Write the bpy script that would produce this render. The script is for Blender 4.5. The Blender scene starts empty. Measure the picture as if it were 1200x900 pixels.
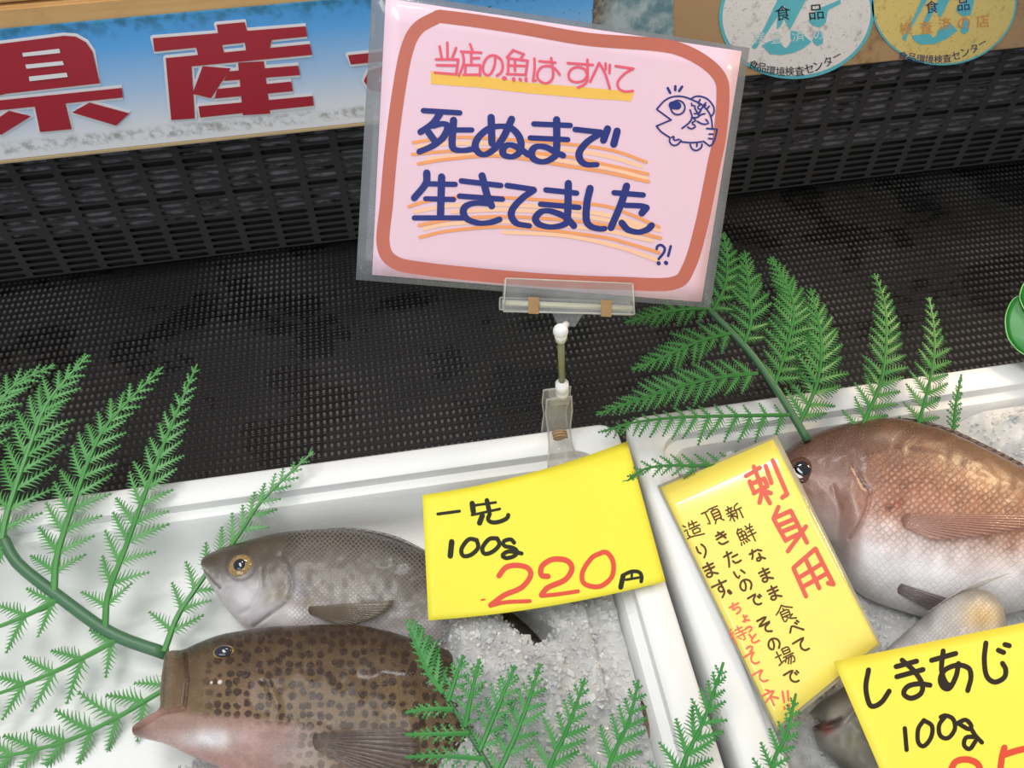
import bpy, bmesh, math, random
import numpy as np
from mathutils import Vector

random.seed(7)
RNG = np.random.RandomState(5)
SC = bpy.context.scene
COL = SC.collection

# ------------------------------------------------------------------ camera
F = 950.0                                   # focal length in pixels of a 1200x900 frame


def nrm(v):
    v = np.asarray(v, float)
    return v / np.linalg.norm(v)


ZC = -nrm((20, 850, 950))                   # world axes in camera axes (x right, y down, z forward)
XC = nrm((9000, -1261, 950))
XC = nrm(XC - ZC * XC.dot(ZC))
YC = np.cross(ZC, XC)
M = np.stack([XC, YC, ZC])                  # world = M @ cam
CAM = np.array([0.0, 0.0, 0.52])            # half a metre above the rim of the boxes

cam = bpy.data.cameras.new('camera')
camo = bpy.data.objects.new('camera', cam)
COL.objects.link(camo)
cam.sensor_width = 36.0
cam.lens = 36.0 * F / 1200.0
cam.clip_start = 0.01
right, down, fwd = M @ np.array([1, 0, 0]), M @ np.array([0, 1, 0]), M @ np.array([0, 0, 1])
from mathutils import Matrix
mw = Matrix(((right[0], -down[0], -fwd[0], CAM[0]),
             (right[1], -down[1], -fwd[1], CAM[1]),
             (right[2], -down[2], -fwd[2], CAM[2]), (0, 0, 0, 1)))
camo.matrix_world = mw
SC.camera = camo

# ------------------------------------------------------------------ light and exposure
SC.view_settings.view_transform = 'Standard'
SC.view_settings.look = 'None'
SC.view_settings.gamma = 1.0
SC.view_settings.exposure = -0.10
SC.view_settings.use_curve_mapping = False
world = bpy.data.worlds.new('world')
SC.world = world
world.use_nodes = True
world.node_tree.nodes['Background'].inputs[0].default_value = (0.93, 0.97, 1.0, 1)
world.node_tree.nodes['Background'].inputs[1].default_value = 0.46


def area(name, loc, target, sx, sy, power, color):
    l = bpy.data.lights.new(name, 'AREA')
    l.shape = 'RECTANGLE'
    l.size, l.size_y, l.energy, l.color = sx, sy, power, color
    o = bpy.data.objects.new(name, l)
    COL.objects.link(o)
    o.location = loc
    o.rotation_euler = (Vector(target) - Vector(loc)).to_track_quat('-Z', 'Y').to_euler()
    return o


area('ceiling_lamp', (-0.35, 0.25, 1.75), (0.0, 0.35, 0.0), 1.3, 0.5, 21.0, (1.0, 0.98, 0.95))
area('shop_front_daylight', (-0.9, -1.3, 1.3), (0, 0.4, 0.0), 1.6, 1.0, 14.0, (0.95, 0.98, 1.0))
area('glare_light', (0.20, 1.12, 1.47), (0.2, 0.34, 0.0), 0.42, 0.06, 5.0, (1.0, 0.98, 0.95))  # unseen light added for glare on the laminated card and glints on fish
area('warm_counter_lamp', (0.62, 0.46, 0.34), (0.38, 0.34, 0.0), 0.10, 0.10, 1.3, (1.0, 0.72, 0.42))


# ------------------------------------------------------------------ pixel rays to places
def ray(px, py):
    return M @ np.array([(px - 600) / F, (py - 450) / F, 1.0])


class Plane:
    def __init__(self, p, n):
        self.p, self.n = np.asarray(p, float), nrm(n)

    def at(self, px, py, lift=0.0):
        r = ray(px, py)
        t = (self.p - CAM).dot(self.n) / r.dot(self.n)
        return CAM + r * t + self.n * lift


def flat(z):
    return Plane((0, 0, z), (0, 0, 1))


def PL(px, py, z):
    return flat(z).at(px, py)


def proj(P):
    v = M.T @ (np.asarray(P) - CAM)
    return 600 + F * v[0] / v[2], 450 + F * v[1] / v[2]


def depth_pt(px, py, d):
    return CAM + ray(px, py) * d


def on_post(x, y, py):
    """height on the vertical line x, y seen at image row py"""
    lo, hi = -0.1, 0.4
    for _ in range(50):
        m = (lo + hi) / 2
        if proj((x, y, m))[1] > py:
            lo = m
        else:
            hi = m
    return np.array((x, y, lo))


def quad_depths(c, d0):
    """distances of the corners of a flat parallelogram seen at the four pixels c"""
    r = [ray(*q) for q in c]
    A = np.array([r[0], -r[1], r[2]]).T
    s = np.linalg.solve(A, r[3])            # r0*s0 - r1*s1 + r2*s2 = r3 (s3=1)
    d = np.array([s[0], s[1], s[2], 1.0])
    return d / d.mean() * d0


# ------------------------------------------------------------------ materials
def lin(c):
    out = []
    for v in c[:3]:
        v = v / 255.0
        out.append(v / 12.92 if v <= 0.04045 else ((v + 0.055) / 1.055) ** 2.4)
    return (*out, 1.0)


class NT:
    def __init__(self, name):
        self.m = bpy.data.materials.new(name)
        self.m.use_nodes = True
        self.t = self.m.node_tree
        self.t.nodes.clear()
        self.out = self.t.nodes.new('ShaderNodeOutputMaterial')

    def n(self, typ, **kw):
        nd = self.t.nodes.new('ShaderNode' + typ)
        for k, v in kw.items():
            if k.startswith('i_'):
                key = k[2:]
                key = int(key) if key.isdigit() else key.replace('_', ' ')
                if hasattr(v, 'is_output') or isinstance(v, bpy.types.NodeSocket):
                    self.t.links.new(v, nd.inputs[key])
                else:
                    nd.inputs[key].default_value = v
            else:
                setattr(nd, k, v)
        return nd

    def math(self, op, a, b=None, c=None, clamp=False):
        nd = self.t.nodes.new('ShaderNodeMath')
        nd.operation = op
        nd.use_clamp = clamp
        for i, v in enumerate((a, b, c)):
            if v is None:
                continue
            if isinstance(v, bpy.types.NodeSocket):
                self.t.links.new(v, nd.inputs[i])
            else:
                nd.inputs[i].default_value = v
        return nd.outputs[0]

    def mix(self, fac, a, b, blend='MIX'):
        nd = self.t.nodes.new('ShaderNodeMix')
        nd.data_type = 'RGBA'
        nd.blend_type = blend
        for i, v in ((0, fac), (6, a), (7, b)):
            if isinstance(v, bpy.types.NodeSocket):
                self.t.links.new(v, nd.inputs[i])
            else:
                nd.inputs[i].default_value = v
        return nd.outputs[2]

    def smooth(self, v, a, b):
        nd = self.t.nodes.new('ShaderNodeMapRange')
        nd.interpolation_type = 'SMOOTHSTEP'
        self.t.links.new(v, nd.inputs[0])
        nd.inputs[1].default_value, nd.inputs[2].default_value = a, b
        return nd.outputs[0]

    def noise(self, scale, detail=3.0, vec=None, rough=0.55):
        nd = self.n('TexNoise', i_Scale=scale, i_Detail=detail, i_Roughness=rough)
        if vec is not None:
            self.t.links.new(vec, nd.inputs['Vector'])
        return nd.outputs[0]

    def coord(self, which='Object'):
        return self.n('TexCoord').outputs[which]

    def principled(self, color=None, rough=0.5, bump=None, bump_s=0.3, bump_d=0.001, **kw):
        p = self.n('BsdfPrincipled')
        if color is not None:
            if isinstance(color, bpy.types.NodeSocket):
                self.t.links.new(color, p.inputs['Base Color'])
            else:
                p.inputs['Base Color'].default_value = color
        if isinstance(rough, bpy.types.NodeSocket):
            self.t.links.new(rough, p.inputs['Roughness'])
        else:
            p.inputs['Roughness'].default_value = rough
        for k, v in kw.items():
            key = k.replace('_', ' ')
            if isinstance(v, bpy.types.NodeSocket):
                self.t.links.new(v, p.inputs[key])
            else:
                p.inputs[key].default_value = v
        if bump is not None:
            b = self.n('Bump', i_Strength=bump_s, i_Distance=bump_d, i_Height=bump)
            self.t.links.new(b.outputs[0], p.inputs['Normal'])
        return p

    def done(self, shader):
        o = shader.outputs[0] if hasattr(shader, 'outputs') else shader
        self.t.links.new(o, self.out.inputs[0])
        return self.m


_cache = {}


def plain(name, c, rough=0.5, var=0.06, scale=60.0, bump=0.0, **kw):
    """a painted / plastic / ink surface with a little unevenness"""
    key = (name, c, rough)
    if key in _cache:
        return _cache[key]
    t = NT(name)
    n = t.noise(scale, 4.0, t.coord())
    a = lin(c)
    dark = tuple(x * (1 - var) for x in a[:3]) + (1,)
    light = tuple(min(1, x * (1 + var)) for x in a[:3]) + (1,)
    p = t.principled(t.mix(n, dark, light), rough, bump=n if bump else None, bump_s=bump, **kw)
    _cache[key] = t.done(p)
    return _cache[key]


def film_mat(name, c, opac, rough=0.15):
    t = NT(name)
    n = t.noise(35.0, 5.0, t.coord())
    p = t.principled(t.mix(n, lin(tuple(x * 0.8 for x in c)), lin(c)), rough, Specular_IOR_Level=0.6)
    tr = t.n('BsdfTransparent')
    fac = t.math('MULTIPLY_ADD', n, 0.25, opac - 0.12, clamp=True)
    m = t.n('MixShader')
    t.t.links.new(fac, m.inputs[0])
    t.t.links.new(tr.outputs[0], m.inputs[1])
    t.t.links.new(p.outputs[0], m.inputs[2])
    return t.done(m)


# ------------------------------------------------------------------ object helpers
def link(name, me, mat=None, parent=None, smooth=False):
    o = bpy.data.objects.new(name, me)
    COL.objects.link(o)
    if mat is not None:
        me.materials.append(mat)
    if smooth:
        me.polygons.foreach_set('use_smooth', [True] * len(me.polygons))
    if parent is not None:
        o.parent = parent
        o.matrix_parent_inverse = parent_inv(parent)
    return o


def parent_inv(p):
    return Matrix.Translation(p.location).inverted() if p.parent is None else \
        (Matrix.Translation(p.location)).inverted()


def mesh(name, verts, faces, mat=None, parent=None, smooth=False):
    me = bpy.data.meshes.new(name)
    me.from_pydata([tuple(map(float, v)) for v in verts], [], [tuple(int(i) for i in f) for f in faces])
    me.update()
    return link(name, me, mat, parent, smooth)


def tag(o, label, cat=None, group=None, kind=None):
    if label:
        o['label'] = label
    if cat:
        o['category'] = cat
    if group:
        o['group'] = group
    if kind:
        o['kind'] = kind
    return o


def thing(name, label, cat, loc, group=None):
    o = bpy.data.objects.new(name, None)
    COL.objects.link(o)
    o.empty_display_size = 0.02
    o.location = tuple(float(x) for x in loc)
    return tag(o, label, cat, group)


def solid(o, th, off=0.0):
    m = o.modifiers.new('thickness', 'SOLIDIFY')
    m.thickness, m.offset = th, off
    return o


class MB:
    """collects faces for one mesh"""

    def __init__(self):
        self.v, self.f = [], []

    def add(self, vs, fs):
        b = len(self.v)
        self.v += [np.asarray(q, float) for q in vs]
        self.f += [tuple(i + b for i in f) for f in fs]

    def build(self, name, mat, parent=None, smooth=False):
        return mesh(name, self.v, self.f, mat, parent, smooth)

    def box(self, c, ax, ay, az):
        c = np.asarray(c, float)
        vs = [c + ax * i + ay * j + az * k for k in (-1, 1) for j in (-1, 1) for i in (-1, 1)]
        self.add(vs, [(0, 2, 3, 1), (4, 5, 7, 6), (0, 1, 5, 4), (2, 6, 7, 3), (0, 4, 6, 2), (1, 3, 7, 5)])

    def tube(self, pts, rad, n=8, cap=True):
        pts = [np.asarray(p, float) for p in pts]
        if not hasattr(rad, '__len__'):
            rad = [rad] * len(pts)
        vs, fs = [], []
        up = None
        for i, p in enumerate(pts):
            d = nrm(pts[min(i + 1, len(pts) - 1)] - pts[max(i - 1, 0)])
            if up is None:
                up = np.cross(d, (0.3, 0.2, 0.9))
                if np.linalg.norm(up) < 1e-3:
                    up = np.cross(d, (1, 0, 0))
            up = nrm(up - d * up.dot(d))
            w = np.cross(d, up)
            for k in range(n):
                a = 2 * math.pi * k / n
                vs.append(p + (up * math.cos(a) + w * math.sin(a)) * rad[i])
        for i in range(len(pts) - 1):
            for k in range(n):
                a, b = i * n + k, i * n + (k + 1) % n
                fs.append((a, b, b + n, a + n))
        if cap:
            fs.append(tuple(range(n - 1, -1, -1)))
            fs.append(tuple((len(pts) - 1) * n + k for k in range(n)))
        self.add(vs, fs)

    def prism(self, poly, nvec, th):
        poly = [np.asarray(p, float) for p in poly]
        n = len(poly)
        d = np.asarray(nvec, float) * th
        vs = poly + [p + d for p in poly]
        self.add(vs, [tuple(range(n - 1, -1, -1)), tuple(range(n, 2 * n))] +
                 [(i, (i + 1) % n, n + (i + 1) % n, n + i) for i in range(n)])

    def ball(self, c, r, nu=16, nv=10, axes=None):
        c = np.asarray(c, float)
        ax = axes if axes is not None else np.eye(3)
        r = r if hasattr(r, '__len__') else (r, r, r)
        vs, fs = [], []
        for j in range(nv + 1):
            ph = math.pi * j / nv
            for i in range(nu):
                a = 2 * math.pi * i / nu
                q = (math.sin(ph) * math.cos(a) * r[0], math.sin(ph) * math.sin(a) * r[1], math.cos(ph) * r[2])
                vs.append(c + ax[0] * q[0] + ax[1] * q[1] + ax[2] * q[2])
        for j in range(nv):
            for i in range(nu):
                a, b = j * nu + i, j * nu + (i + 1) % nu
                fs.append((a, a + nu, b + nu, b))
        self.add(vs, fs)


def spline(pts, n):
    """Catmull-Rom through pts, n samples evenly spread by length"""
    p = np.asarray(pts, float)
    if len(p) == 2:
        t = np.linspace(0, 1, n)[:, None]
        return p[0] * (1 - t) + p[1] * t
    q = np.vstack([2 * p[0] - p[1], p, 2 * p[-1] - p[-2]])
    out = []
    for i in range(1, len(q) - 2):
        for t in np.linspace(0, 1, 16, endpoint=False):
            a, b, c, d = q[i - 1], q[i], q[i + 1], q[i + 2]
            out.append(0.5 * ((2 * b) + (c - a) * t + (2 * a - 5 * b + 4 * c - d) * t * t +
                              (3 * b - a - 3 * c + d) * t ** 3))
    out.append(p[-1])
    out = np.array(out)
    s = np.concatenate([[0], np.cumsum(np.linalg.norm(np.diff(out, axis=0), axis=1))])
    u = np.linspace(0, s[-1], n)
    return np.stack([np.interp(u, s, out[:, k]) for k in range(p.shape[1])], axis=1)


# ------------------------------------------------------------------ handwriting
def crop(ox, oy, s):
    return lambda *pts: [(ox + x / s, oy + y / s) for x, y in pts]


def ribbon(mb, at, pts, w, lift, curve=True, th=0.00012, squash=1.0):
    """one pen stroke of width w (pixels) along pixel points, laid on a surface"""
    pts = np.asarray(pts, float)
    L = np.sum(np.linalg.norm(np.diff(pts, axis=0), axis=1))
    n = max(3, int(L / 2.2)) if len(pts) > 2 else max(2, int(L / 6) + 1)
    p = spline(pts, n) if curve else pts
    n = len(p)
    left, rightp = [], []
    for i in range(n):
        d = p[min(i + 1, n - 1)] - p[max(i - 1, 0)]
        d = d / (np.linalg.norm(d) + 1e-9)
        ww = w * (squash + (1 - squash) * abs(d[1])) / 2
        nn = np.array((-d[1], d[0])) * ww
        left.append(p[i] + nn)
        rightp.append(p[i] - nn)
    d0 = p[0] - p[1]
    d0 /= np.linalg.norm(d0) + 1e-9
    d1 = p[-1] - p[-2]
    d1 /= np.linalg.norm(d1) + 1e-9
    rise = lambda i: lift + 0.00004 * i / n
    vs = [at(*q, rise(i)) for i, q in enumerate(left)] + [at(*q, rise(i)) for i, q in enumerate(rightp)]
    fs = [(i + 1, i, n + i, n + i + 1) for i in range(n - 1)]
    w0 = np.linalg.norm(left[0] - rightp[0]) / 2
    w1 = np.linalg.norm(left[-1] - rightp[-1]) / 2
    for c, d, w_, a, b in ((p[0], d0, w0, 0, n), (p[-1], d1, w1, 2 * n - 1, n - 1)):
        base = len(vs)
        nn = np.array((-d[1], d[0]))
        k = 5
        for j in range(1, k):
            an = math.pi * j / k
            vs.append(at(*(c + nn * math.cos(an) * w_ + d * math.sin(an) * w_), rise(n if b == n - 1 else 0)))
        ring = list(range(base, base + k - 1))
        first = at(*(c + nn * w_), rise(n if b == n - 1 else 0))
        # order the cap so it joins the two sides of the stroke
        A, B = (a, b)
        if np.linalg.norm(np.asarray(vs[A]) - first) > np.linalg.norm(np.asarray(vs[B]) - first):
            A, B = B, A
        fs.append(tuple([A] + ring + [B]))
    mb.add(vs, fs)


def write(name, at, strokes, w, lift, mat, parent, label=None, squash=1.0):
    mb = MB()
    for k, s in enumerate(strokes):
        lf = lift + 0.000045 * (k % 6)
        if isinstance(s, dict):
            ribbon(mb, at, s['p'], s['w'], lf, squash=squash)
        else:
            ribbon(mb, at, s, w, lf, squash=squash)
    o = mb.build(name, mat, parent)
    fix_up(o, at)
    if label:
        o['label'] = label
    return o


def fix_up(o, at):
    """turn faces towards the reader"""
    me = o.data
    c = np.array(me.vertices[0].co)
    bm = bmesh.new()
    bm.from_mesh(me)
    for f in bm.faces:
        f.normal_update()
        if f.normal.dot(Vector(CAM) - f.calc_center_median()) < 0:
            f.normal_flip()
    bm.to_mesh(me)
    bm.free()


def polys(name, at, plist, lift, mat, parent, label=None):
    mb = MB()
    for k, p in enumerate(plist):
        mb.add([at(x, y, lift + 0.00003 * k) for x, y in p], [tuple(range(len(p)))])
    o = mb.build(name, mat, parent)
    bm = bmesh.new()
    bm.from_mesh(o.data)
    bmesh.ops.triangulate(bm, faces=bm.faces[:])
    bm.to_mesh(o.data)
    bm.free()
    fix_up(o, at)
    if label:
        o['label'] = label
    return o


def type_chars(mb, at, items, lift):
    """printed characters: (char, x, y, size, angle, aspect)"""
    for ch, cx, cy, size, ang, asp in items:
        cu = bpy.data.curves.new('type', 'FONT')
        cu.body = ch
        cu.size = 1.0
        cu.resolution_u = 4
        ob = bpy.data.objects.new('type', cu)
        COL.objects.link(ob)
        bpy.context.view_layer.update()
        me = bpy.data.meshes.new_from_object(ob.evaluated_get(bpy.context.evaluated_depsgraph_get()))
        bpy.data.objects.remove(ob)
        bpy.data.curves.remove(cu)
        if len(me.vertices) == 0:
            continue
        co = np.array([v.co[:2] for v in me.vertices])
        mid = (co.max(0) + co.min(0)) / 2
        ext = max(co.max(0) - co.min(0))
        q = (co - mid) / max(ext, 1e-6)
        if ch in 'ー、':
            q = (co - mid) / 0.9
        ca, sa = math.cos(ang), math.sin(ang)
        vs = []
        for x, y in q:
            X, Y = x * size * asp, -y * size
            vs.append(at(cx + X * ca - Y * sa, cy + X * sa + Y * ca, lift))
        mb.add(vs, [tuple(p.vertices) for p in me.polygons])
        bpy.data.meshes.remove(me)


# unit strokes of a hand, y down
G = {
    'の': [[(.52, .18), (.5, .5), (.32, .8), (.14, .68), (.14, .42), (.34, .18), (.6, .14), (.84, .32), (.86, .6), (.68, .86)]],
    'で': [[(.1, .24), (.7, .18), (.42, .42), (.38, .7), (.56, .88), (.76, .88)], [(.74, .36), (.8, .5)], [(.88, .3), (.94, .44)]],
    'て': [[(.08, .24), (.8, .16), (.5, .4), (.42, .68), (.58, .88), (.82, .88)]],
    'ま': [[(.18, .24), (.82, .22)], [(.2, .46), (.8, .44)], [(.52, .06), (.53, .72), (.38, .9), (.18, .82), (.24, .66), (.5, .68), (.84, .88)]],
    'す': [[(.08, .24), (.92, .22)], [(.58, .04), (.6, .6), (.42, .66), (.34, .5), (.46, .38), (.6, .46), (.58, .76), (.36, .96)]],
    'り': [[(.26, .12), (.24, .5), (.34, .6)], [(.62, .08), (.74, .3), (.7, .64), (.44, .94)]],
    'き': [[(.2, .22), (.78, .16)], [(.16, .44), (.84, .36)], [(.42, .04), (.6, .34), (.74, .58)], [(.2, .68), (.36, .88), (.76, .86)]],
    'た': [[(.08, .26), (.6, .2)], [(.36, .06), (.28, .5), (.12, .92)], [(.52, .46), (.86, .44)], [(.46, .7), (.58, .88), (.9, .84)]],
    'い': [[(.16, .2), (.2, .62), (.32, .76), (.42, .62)], [(.7, .26), (.86, .56)]],
    'な': [[(.1, .26), (.56, .2)], [(.36, .06), (.28, .36), (.12, .6)], [(.68, .18), (.9, .34)], [(.66, .44), (.68, .76), (.5, .9), (.34, .8), (.46, .68), (.7, .74), (.9, .9)]],
    'べ': [[(.06, .66), (.34, .3), (.5, .42), (.94, .82)], [(.62, .18), (.7, .3)], [(.78, .1), (.86, .22)]],
    'そ': [[(.24, .14), (.76, .12), (.2, .46), (.86, .42), (.5, .6), (.46, .82), (.72, .94)]],
    'ち': [[(.1, .28), (.86, .22)], [(.46, .06), (.26, .6), (.56, .46), (.82, .58), (.76, .82), (.4, .94)]],
    'ょ': [[(.52, .3), (.52, .76), (.36, .88), (.26, .76), (.44, .7), (.8, .88)], [(.52, .5), (.78, .46)]],
    'っ': [[(.2, .5), (.6, .4), (.8, .56), (.66, .8), (.44, .88)]],
    'と': [[(.3, .1), (.4, .46)], [(.8, .28), (.36, .52), (.24, .74), (.42, .9), (.84, .86)]],
    'ネ': [[(.42, .04), (.56, .16)], [(.14, .28), (.8, .26), (.14, .66)], [(.48, .46), (.48, .98)], [(.6, .54), (.84, .72)]],
    '造': [[(.1, .1), (.2, .22)], [(.06, .4), (.22, .4), (.14, .64), (.22, .8)], [(.02, .84), (.26, .82), (.96, .94)],
          [(.46, .06), (.38, .28)], [(.42, .2), (.86, .2)], [(.64, .04), (.64, .4)], [(.34, .4), (.94, .4)],
          [(.46, .52), (.46, .74)], [(.46, .52), (.84, .52), (.82, .74)], [(.46, .73), (.82, .73)]],
    '頂': [[(.02, .16), (.38, .16)], [(.22, .16), (.22, .82), (.12, .78)], [(.44, .1), (.96, .1)], [(.68, .1), (.62, .26)],
          [(.52, .26), (.52, .74)], [(.52, .26), (.9, .26), (.9, .74)], [(.52, .42), (.9, .42)], [(.52, .58), (.9, .58)],
          [(.52, .74), (.9, .74)], [(.6, .76), (.46, .94)], [(.8, .76), (.96, .94)]],
    '新': [[(.26, .02), (.28, .14)], [(.08, .18), (.48, .16)], [(.18, .22), (.22, .36)], [(.4, .2), (.34, .36)], [(.04, .4), (.52, .38)],
          [(.06, .56), (.5, .54)], [(.28, .4), (.28, .96)], [(.26, .58), (.06, .82)], [(.3, .6), (.5, .78)],
          [(.88, .06), (.6, .2), (.6, .56), (.5, .9)], [(.6, .4), (.98, .38)], [(.82, .4), (.82, .96)]],
    '鮮': [[(.22, .02), (.06, .24)], [(.2, .1), (.42, .1), (.34, .24)], [(.08, .28), (.08, .66)], [(.08, .28), (.46, .26), (.46, .66)],
          [(.28, .28), (.28, .66)], [(.08, .47), (.46, .46)], [(.08, .66), (.46, .66)], [(.06, .78), (.02, .92)], [(.18, .78), (.2, .9)],
          [(.32, .76), (.36, .88)], [(.44, .74), (.52, .86)], [(.62, .04), (.68, .16)], [(.9, .02), (.82, .16)], [(.58, .22), (.96, .2)],
          [(.6, .4), (.94, .38)], [(.54, .6), (1, .58)], [(.78, .22), (.78, .98)]],
    '食': [[(.5, .02), (.3, .22), (.04, .4)], [(.5, .04), (.7, .2), (.98, .36)], [(.5, .22), (.52, .32)], [(.28, .36), (.72, .36), (.72, .66)],
          [(.28, .36), (.28, .92), (.46, .84)], [(.28, .5), (.72, .5)], [(.28, .65), (.72, .65)], [(.84, .68), (.66, .78)], [(.46, .68), (.62, .84), (.94, .96)]],
    '場': [[(.02, .34), (.36, .32)], [(.2, .08), (.2, .74)], [(.02, .8), (.38, .66)], [(.5, .06), (.5, .36)], [(.5, .06), (.86, .06), (.86, .36)],
          [(.5, .2), (.86, .2)], [(.5, .35), (.86, .35)], [(.4, .5), (.98, .48)], [(.56, .52), (.4, .78)], [(.52, .62), (.92, .6), (.88, .9), (.76, .92)],
          [(.66, .64), (.5, .9)], [(.8, .64), (.62, .96)]],
    '待': [[(.26, .04), (.04, .28)], [(.3, .26), (.04, .54)], [(.18, .44), (.18, .96)], [(.44, .2), (.9, .18)], [(.66, .04), (.66, .38)],
          [(.38, .4), (.98, .38)], [(.38, .6), (.96, .56)], [(.78, .44), (.78, .9), (.66, .9)], [(.48, .7), (.56, .82)]],
}


def hand(ch, cx, cy, size, rv=(.92, -.39), dv=(.43, .9)):
    out = []
    for s in G[ch]:
        out.append([(cx + ((x - .5) * rv[0] + (y - .5) * dv[0]) * size,
                     cy + ((x - .5) * rv[1] + (y - .5) * dv[1]) * size) for x, y in s])
    return out


def circle(cx, cy, r, n=18, ry=None):
    ry = ry or r
    return [(cx + r * math.cos(2 * math.pi * i / n), cy + ry * math.sin(2 * math.pi * i / n)) for i in range(n)]


def closed(pts):
    return list(pts) + [pts[0]]


# ================================================================== THE SETTING
MAT_Z = -0.105
foot = PL(600, 259, MAT_Z)
WALL_Y = foot[1]
wallP = Plane((0, WALL_Y, 0), (0, -1, 0))
boardP = Plane((0, WALL_Y - 0.022, 0), (0, -1, 0))

# black perforated mesh mat
t = NT('black_mesh_mat')
co = t.coord('Object')
sep = t.n('SeparateXYZ', i_0=co)
wob = t.noise(40.0, 2.0, co)
fx = t.math('FRACT', t.math('MULTIPLY', sep.outputs[0], 1 / 0.0064))
row = t.math('MULTIPLY', sep.outputs[1], 1 / 0.0102)
fy = t.math('FRACT', row)
dx = t.math('DIVIDE', t.math('ABSOLUTE', t.math('SUBTRACT', fx, 0.5)), 0.27)
dy = t.math('DIVIDE', t.math('ABSOLUTE', t.math('SUBTRACT', fy, 0.5)), 0.24)
d = t.math('POWER', t.math('ADD', t.math('POWER', dx, 3.0), t.math('POWER', dy, 3.0)), 0.333)
hole = t.math('SUBTRACT', 1.0, t.smooth(d, 0.72, 1.1))
rim = t.math('SUBTRACT', 1.0, t.smooth(t.math('ABSOLUTE', t.math('SUBTRACT', d, 1.25)), 0.0, 0.35))
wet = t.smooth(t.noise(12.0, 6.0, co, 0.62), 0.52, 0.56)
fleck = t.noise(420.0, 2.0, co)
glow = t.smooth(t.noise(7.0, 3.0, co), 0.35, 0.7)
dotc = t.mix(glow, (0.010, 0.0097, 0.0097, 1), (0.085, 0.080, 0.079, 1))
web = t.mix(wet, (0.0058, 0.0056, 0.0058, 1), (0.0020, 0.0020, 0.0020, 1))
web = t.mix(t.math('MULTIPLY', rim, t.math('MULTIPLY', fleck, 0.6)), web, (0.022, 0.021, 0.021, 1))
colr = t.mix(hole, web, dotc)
hgt = t.math('SUBTRACT', t.math('MULTIPLY', rim, 0.5), t.math('MULTIPLY', hole, 0.6))
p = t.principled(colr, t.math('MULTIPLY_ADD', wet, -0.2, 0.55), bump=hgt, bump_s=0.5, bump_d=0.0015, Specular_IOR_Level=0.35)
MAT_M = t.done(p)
mb = MB()
nx, ny = 60, 40
xs = np.linspace(-1.25, 1.45, nx)
ys = np.linspace(-0.25, WALL_Y - 0.002, ny)
vs = [(x, y, MAT_Z + 0.0015 * math.sin(x * 9 + y * 4) * (0.3 + 0.7 * (y > 0.4))) for y in ys for x in xs]
fs = [(j * nx + i, j * nx + i + 1, (j + 1) * nx + i + 1, (j + 1) * nx + i) for j in range(ny - 1) for i in range(nx - 1)]
mb.add(vs, fs)
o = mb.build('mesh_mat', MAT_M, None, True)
solid(o, 0.004, -1)
tag(o, 'black rubber mesh mat with small holes lying behind the white fish boxes', 'mat')

steel = plain('grey_steel', (70, 72, 75), 0.45)
mb = MB()
mb.box((0.1, (WALL_Y - 0.25) / 2 + 0.06, MAT_Z - 0.022), np.array((1.45, 0, 0)), np.array((0, (WALL_Y + 0.25) / 2 + 0.12, 0)), np.array((0, 0, 0.0150)))
tag(mb.build('floor', steel), None, kind='structure')

# slotted black air grille of the cabinet
grille_m = plain('black_grille_plastic', (54, 54, 55), 0.42, 0.15, 30.0, bump=0.05)
mb = MB()
PX, PZ = 0.0420, 0.0090
SW, SH = 0.0174, 0.0029                     # half straight length incl. ends, half height
top_z = 0.115
cols, rows = 62, int((top_z - MAT_Z) / PZ) + 1
N = 5
for c in range(cols):
    for r in range(rows):
        x0 = -1.22 + c * PX
        z0 = MAT_Z + 0.004 + r * PZ
        if z0 > top_z:
            continue
        inner = []
        for k in range(N + 1):
            a = -math.pi / 2 + math.pi * k / N
            inner.append((SW - SH + SH * math.cos(a), SH * math.sin(a)))
        for k in range(N + 1):
            a = math.pi / 2 + math.pi * k / N
            inner.append((-SW + SH + SH * math.cos(a), SH * math.sin(a)))
        hx, hz = PX / 2, PZ / 2
        outer = []
        for (x, z) in inner:
            if abs(x) >= SW - SH - 1e-6 and abs(z) < SH * 0.75:
                outer.append((math.copysign(hx, x), z * hz / SH if abs(z) > 1e-6 else 0))
            else:
                outer.append((math.copysign(hx, x) if abs(x) > SW - SH + 1e-4 else x, math.copysign(hz, z)))
        n = len(inner)
        yy = WALL_Y - 0.004
        vs = [(x0 + a, yy, z0 + hz + b) for a, b in inner] + [(x0 + a, yy, z0 + hz + b) for a, b in outer]
        vs += [(x0 + a, yy + 0.0012, z0 + hz + b) for a, b in inner]
        fs = [(k, n + k, n + (k + 1) % n, (k + 1) % n) for k in range(n)]
        fs += [(k, (k + 1) % n, 2 * n + (k + 1) % n, 2 * n + k) for k in range(n)]
        # close the cell's corners and straight edges
        cor = [(hx, -hz), (hx, hz), (-hx, hz), (-hx, -hz)]
        b = len(vs)
        vs += [(x0 + a, yy, z0 + hz + q) for a, q in cor]
        mb.add(vs, fs)
grille = mb.build('wall_back', grille_m)
tag(grille, None, kind='structure')

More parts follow.
